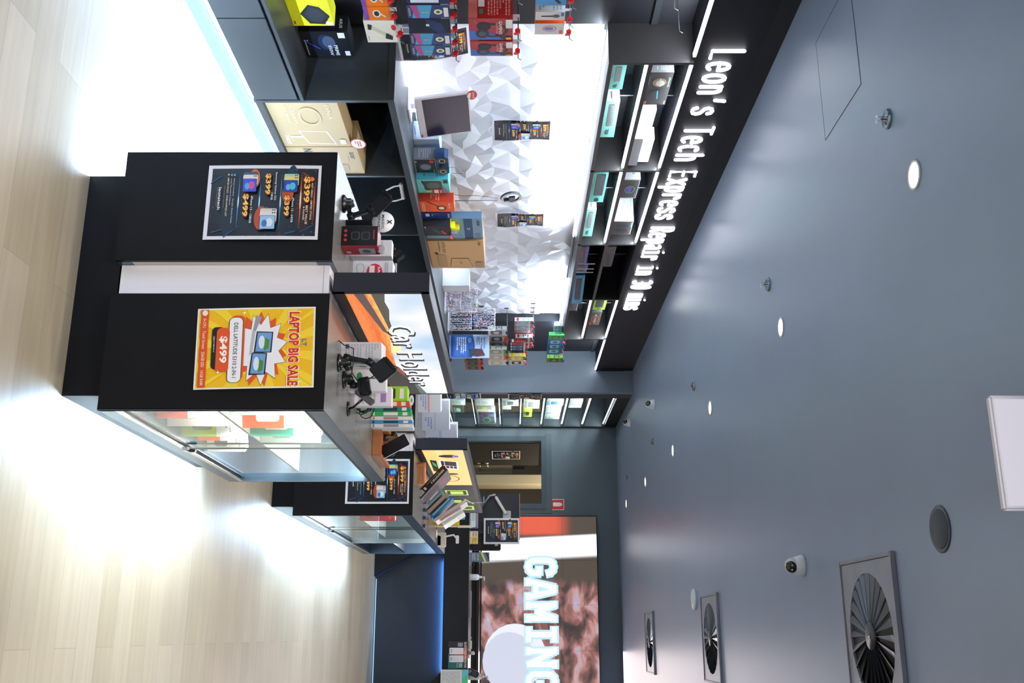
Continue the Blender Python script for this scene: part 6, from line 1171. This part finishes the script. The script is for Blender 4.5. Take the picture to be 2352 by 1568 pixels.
MB(T).art((0, -.001, 0), X3, Z3, .07, .13, [('R', .15, .5, .85, .85, .04, '#2d3544'), ('l', .2, .1, .8, .4, 4, '#aab0bc')]).build('screen', t)
bottle(1110, 1553, 'clear pump bottle behind the payment terminal', .17, .04, 12.25, '#c9c6be')
# prints on the counter front, right end
a = P(1030, 1472, Y=11.848); c_ = P(1073, 1535, Y=11.848)
poster('screen_protector_poster', 'teal and red glass screen protector poster on the service counter front', (a.x, 11.8475, a.z), X3, Z3, c_.x - a.x, c_.z - a.z, [('r', 0, 0, 1, 1, '#1c6a6a'), ('p', [(0, 0), (.45, 0), (.2, 1), (0, 1)], '#241a2e'), ('p', [(.2, 1), (.7, 1), (.5, .3), (.42, .3)], '#d8482e'), ('p', [(.7, 1), (1, 1), (1, .6), (.75, .8)], '#16403e'), ('t', 'GLASS SCREEN PROTECTOR', .5, .9, .94, .12, .01, '#f4f2ee'), ('R', .24, .06, .48, .8, .04, '#e9e9ea'), ('R', .52, .06, .77, .8, .04, '#e9e9ea'), ('t', '$25', .36, .16, .12, .08, .01, '#333'), ('t', '$35', .645, .16, .12, .08, .01, '#333'), ('l', .06, .5, .2, .76, 6, '#dcd8e0'), ('l', .8, .45, .96, .76, 6, '#dcece8')], lambda x, y: .0005)
a = P(1013, 1537, Y=11.83)
pb('brochure_board', 'white board with green header at the right end of the service counter', 'sign', (a.x, 11.78, a.z), 0, .36, .06, P(1075, 1540, Y=11.8).z - a.z, '#dcdcd8', [('r', 0, 0, 1, .78, '#e2e2de'), ('p', [(0, .78), (1, .78), (1, 1), (0, 1)], '#4ac88a'), ('p', [(0, .78), (.3, .78), (.1, 1), (0, 1)], '#6ac0dc'), ('l', .05, .05, .95, .72, 9, '#c4c4c2')])
a = P(975, 1560, Y=11.6); t = thing('brochure_rack', (a.x + .2, 11.62, 0), 'low white rack with red and white boxes at the right end of the service counter', 'rack')
MB().box(a.x + .12, a.x + .5, 11.50, 11.75, 0, .74, M('#141419', .4), .003).build('pedestal', t)
for k, c in enumerate(('#b82c34', '#e6e4ea', '#dcdce6')): MB().box(a.x + .13 + .05 * k, a.x + .175 + .05 * k, 11.52, 11.62, .741, .80 + .02 * (k == 0), M(c, .4), .002).build('boxed_leaflet', t)

# exit style sign on back wall: fire extinguisher
a = P(1259, 1146, Y=14.19); c_ = P(1296, 1171, Y=14.19)
b = MB().box(a.x, c_.x, 14.19, 14.198, a.z, c_.z, M('#efe9ea', .4)); b.art((a.x, 14.19, a.z), X3, Z3, c_.x - a.x, c_.z - a.z, [('r', .06, .04, .94, .96, '#dd2a22'), ('t', 'FIRE', .5, .2, .36, .07, .02, '#f7eeee'), ('t', 'EXTINGUISHER', .5, .1, .8, .07, .02, '#f7eeee'), ('R', .3, .3, .66, .8, .08, '#f2eeee'), ('r', .36, .8, .6, .87, '#f2eeee')], lift=.001)
b.build('fire_extinguisher_sign', label='red fire extinguisher sign on the back wall above the doorway corner', cat='sign')

# ------------------------------------------------------------------ tower contents
GT = 'goods in the glass tower'
def tb(lab, yl, yr, lvl, h_, col, ac='#b8c4c0', x=-2.98, yaw=90, d_=.2, cat='box'):
    a = YY(yl, x); c2 = YY(yr, x)
    return pb('tower_box', lab, cat, (x, a, ZS[lvl] + .012), yaw, c2 - a, d_, h_, col, [('r', .04, .04, .96, .96, col), ('R', .2, .3, .8, .7, .06, ac), ('l', .1, .08, .9, .24, 2, ac)], left=[('r', 0, 0, 1, 1, col), ('l', .2, .3, .8, .8, 4, ac)], group=GT)
tb('stack of pale tower boxes at the lowest visible tower level, left side', 919, 930, 1, .18, '#cfe0da')
tb('long dark box with bright tubes, lowest visible tower level', 934, 948, 1, .14, '#3a4644', '#b0e0d8')
tb('tall pale box leaning on the second tower level, left side', 919, 931, 2, .24, '#dfe8e0')
tb('grey carton behind the colourful fan box, second tower level', 933, 941, 2, .2, '#8f989a', '#d8e040')
ft = thing('fan_box', (-2.93, 13.2, ZS[2] + .012), 'white framed box with colourful fans on the second tower level', 'box')
a = YY(944, -2.95); c2 = YY(966, -2.95); b = MB(rotz(86, (-2.95, a, ZS[2] + .012))); b.box(0, c2 - a, 0, .08, 0, .25, M('#e2e6e4', .4), .002); b.art((0, 0, 0), X3, Z3, c2 - a, .25, [('r', .06, .06, .94, .94, '#5c6470'), ('o', .32, .45, .24, .26, .4, '#d05a8a'), ('o', .68, .5, .24, .26, .4, '#7ac87a'), ('e', .3, .78, .12, .1, '#4a8ad0'), ('o', .5, .2, .2, .16, .4, '#8a80c8')]); b.build('carton', ft)
tb('clear bag of metal parts on the third tower level', 919, 932, 3, .22, '#a8b0ae', '#3a3f42')
tb('white and grey carton on the third tower level, left side', 934, 940, 3, .12, '#dcdfdc')
tb('large white carton on the fourth tower level', 919, 938, 4, .22, '#dfe2da', '#8a908c')
tb('bright yellow box on the fourth tower level', 942, 957, 4, .13, '#d8e63a', '#3a403c')
tb('white carton with blue band on the fifth tower level, left side', 919, 931, 5, .24, '#e6ebe6', '#4a80c0')
tb('plain white carton on the fifth tower level, middle', 932, 946, 5, .23, '#eef1ec')
tb('plain white carton on the fifth tower level, right side', 948, 965, 5, .23, '#eef1ec')
tb('wide cream carton on the sixth tower level', 919, 936, 6, .2, '#e0dfce')
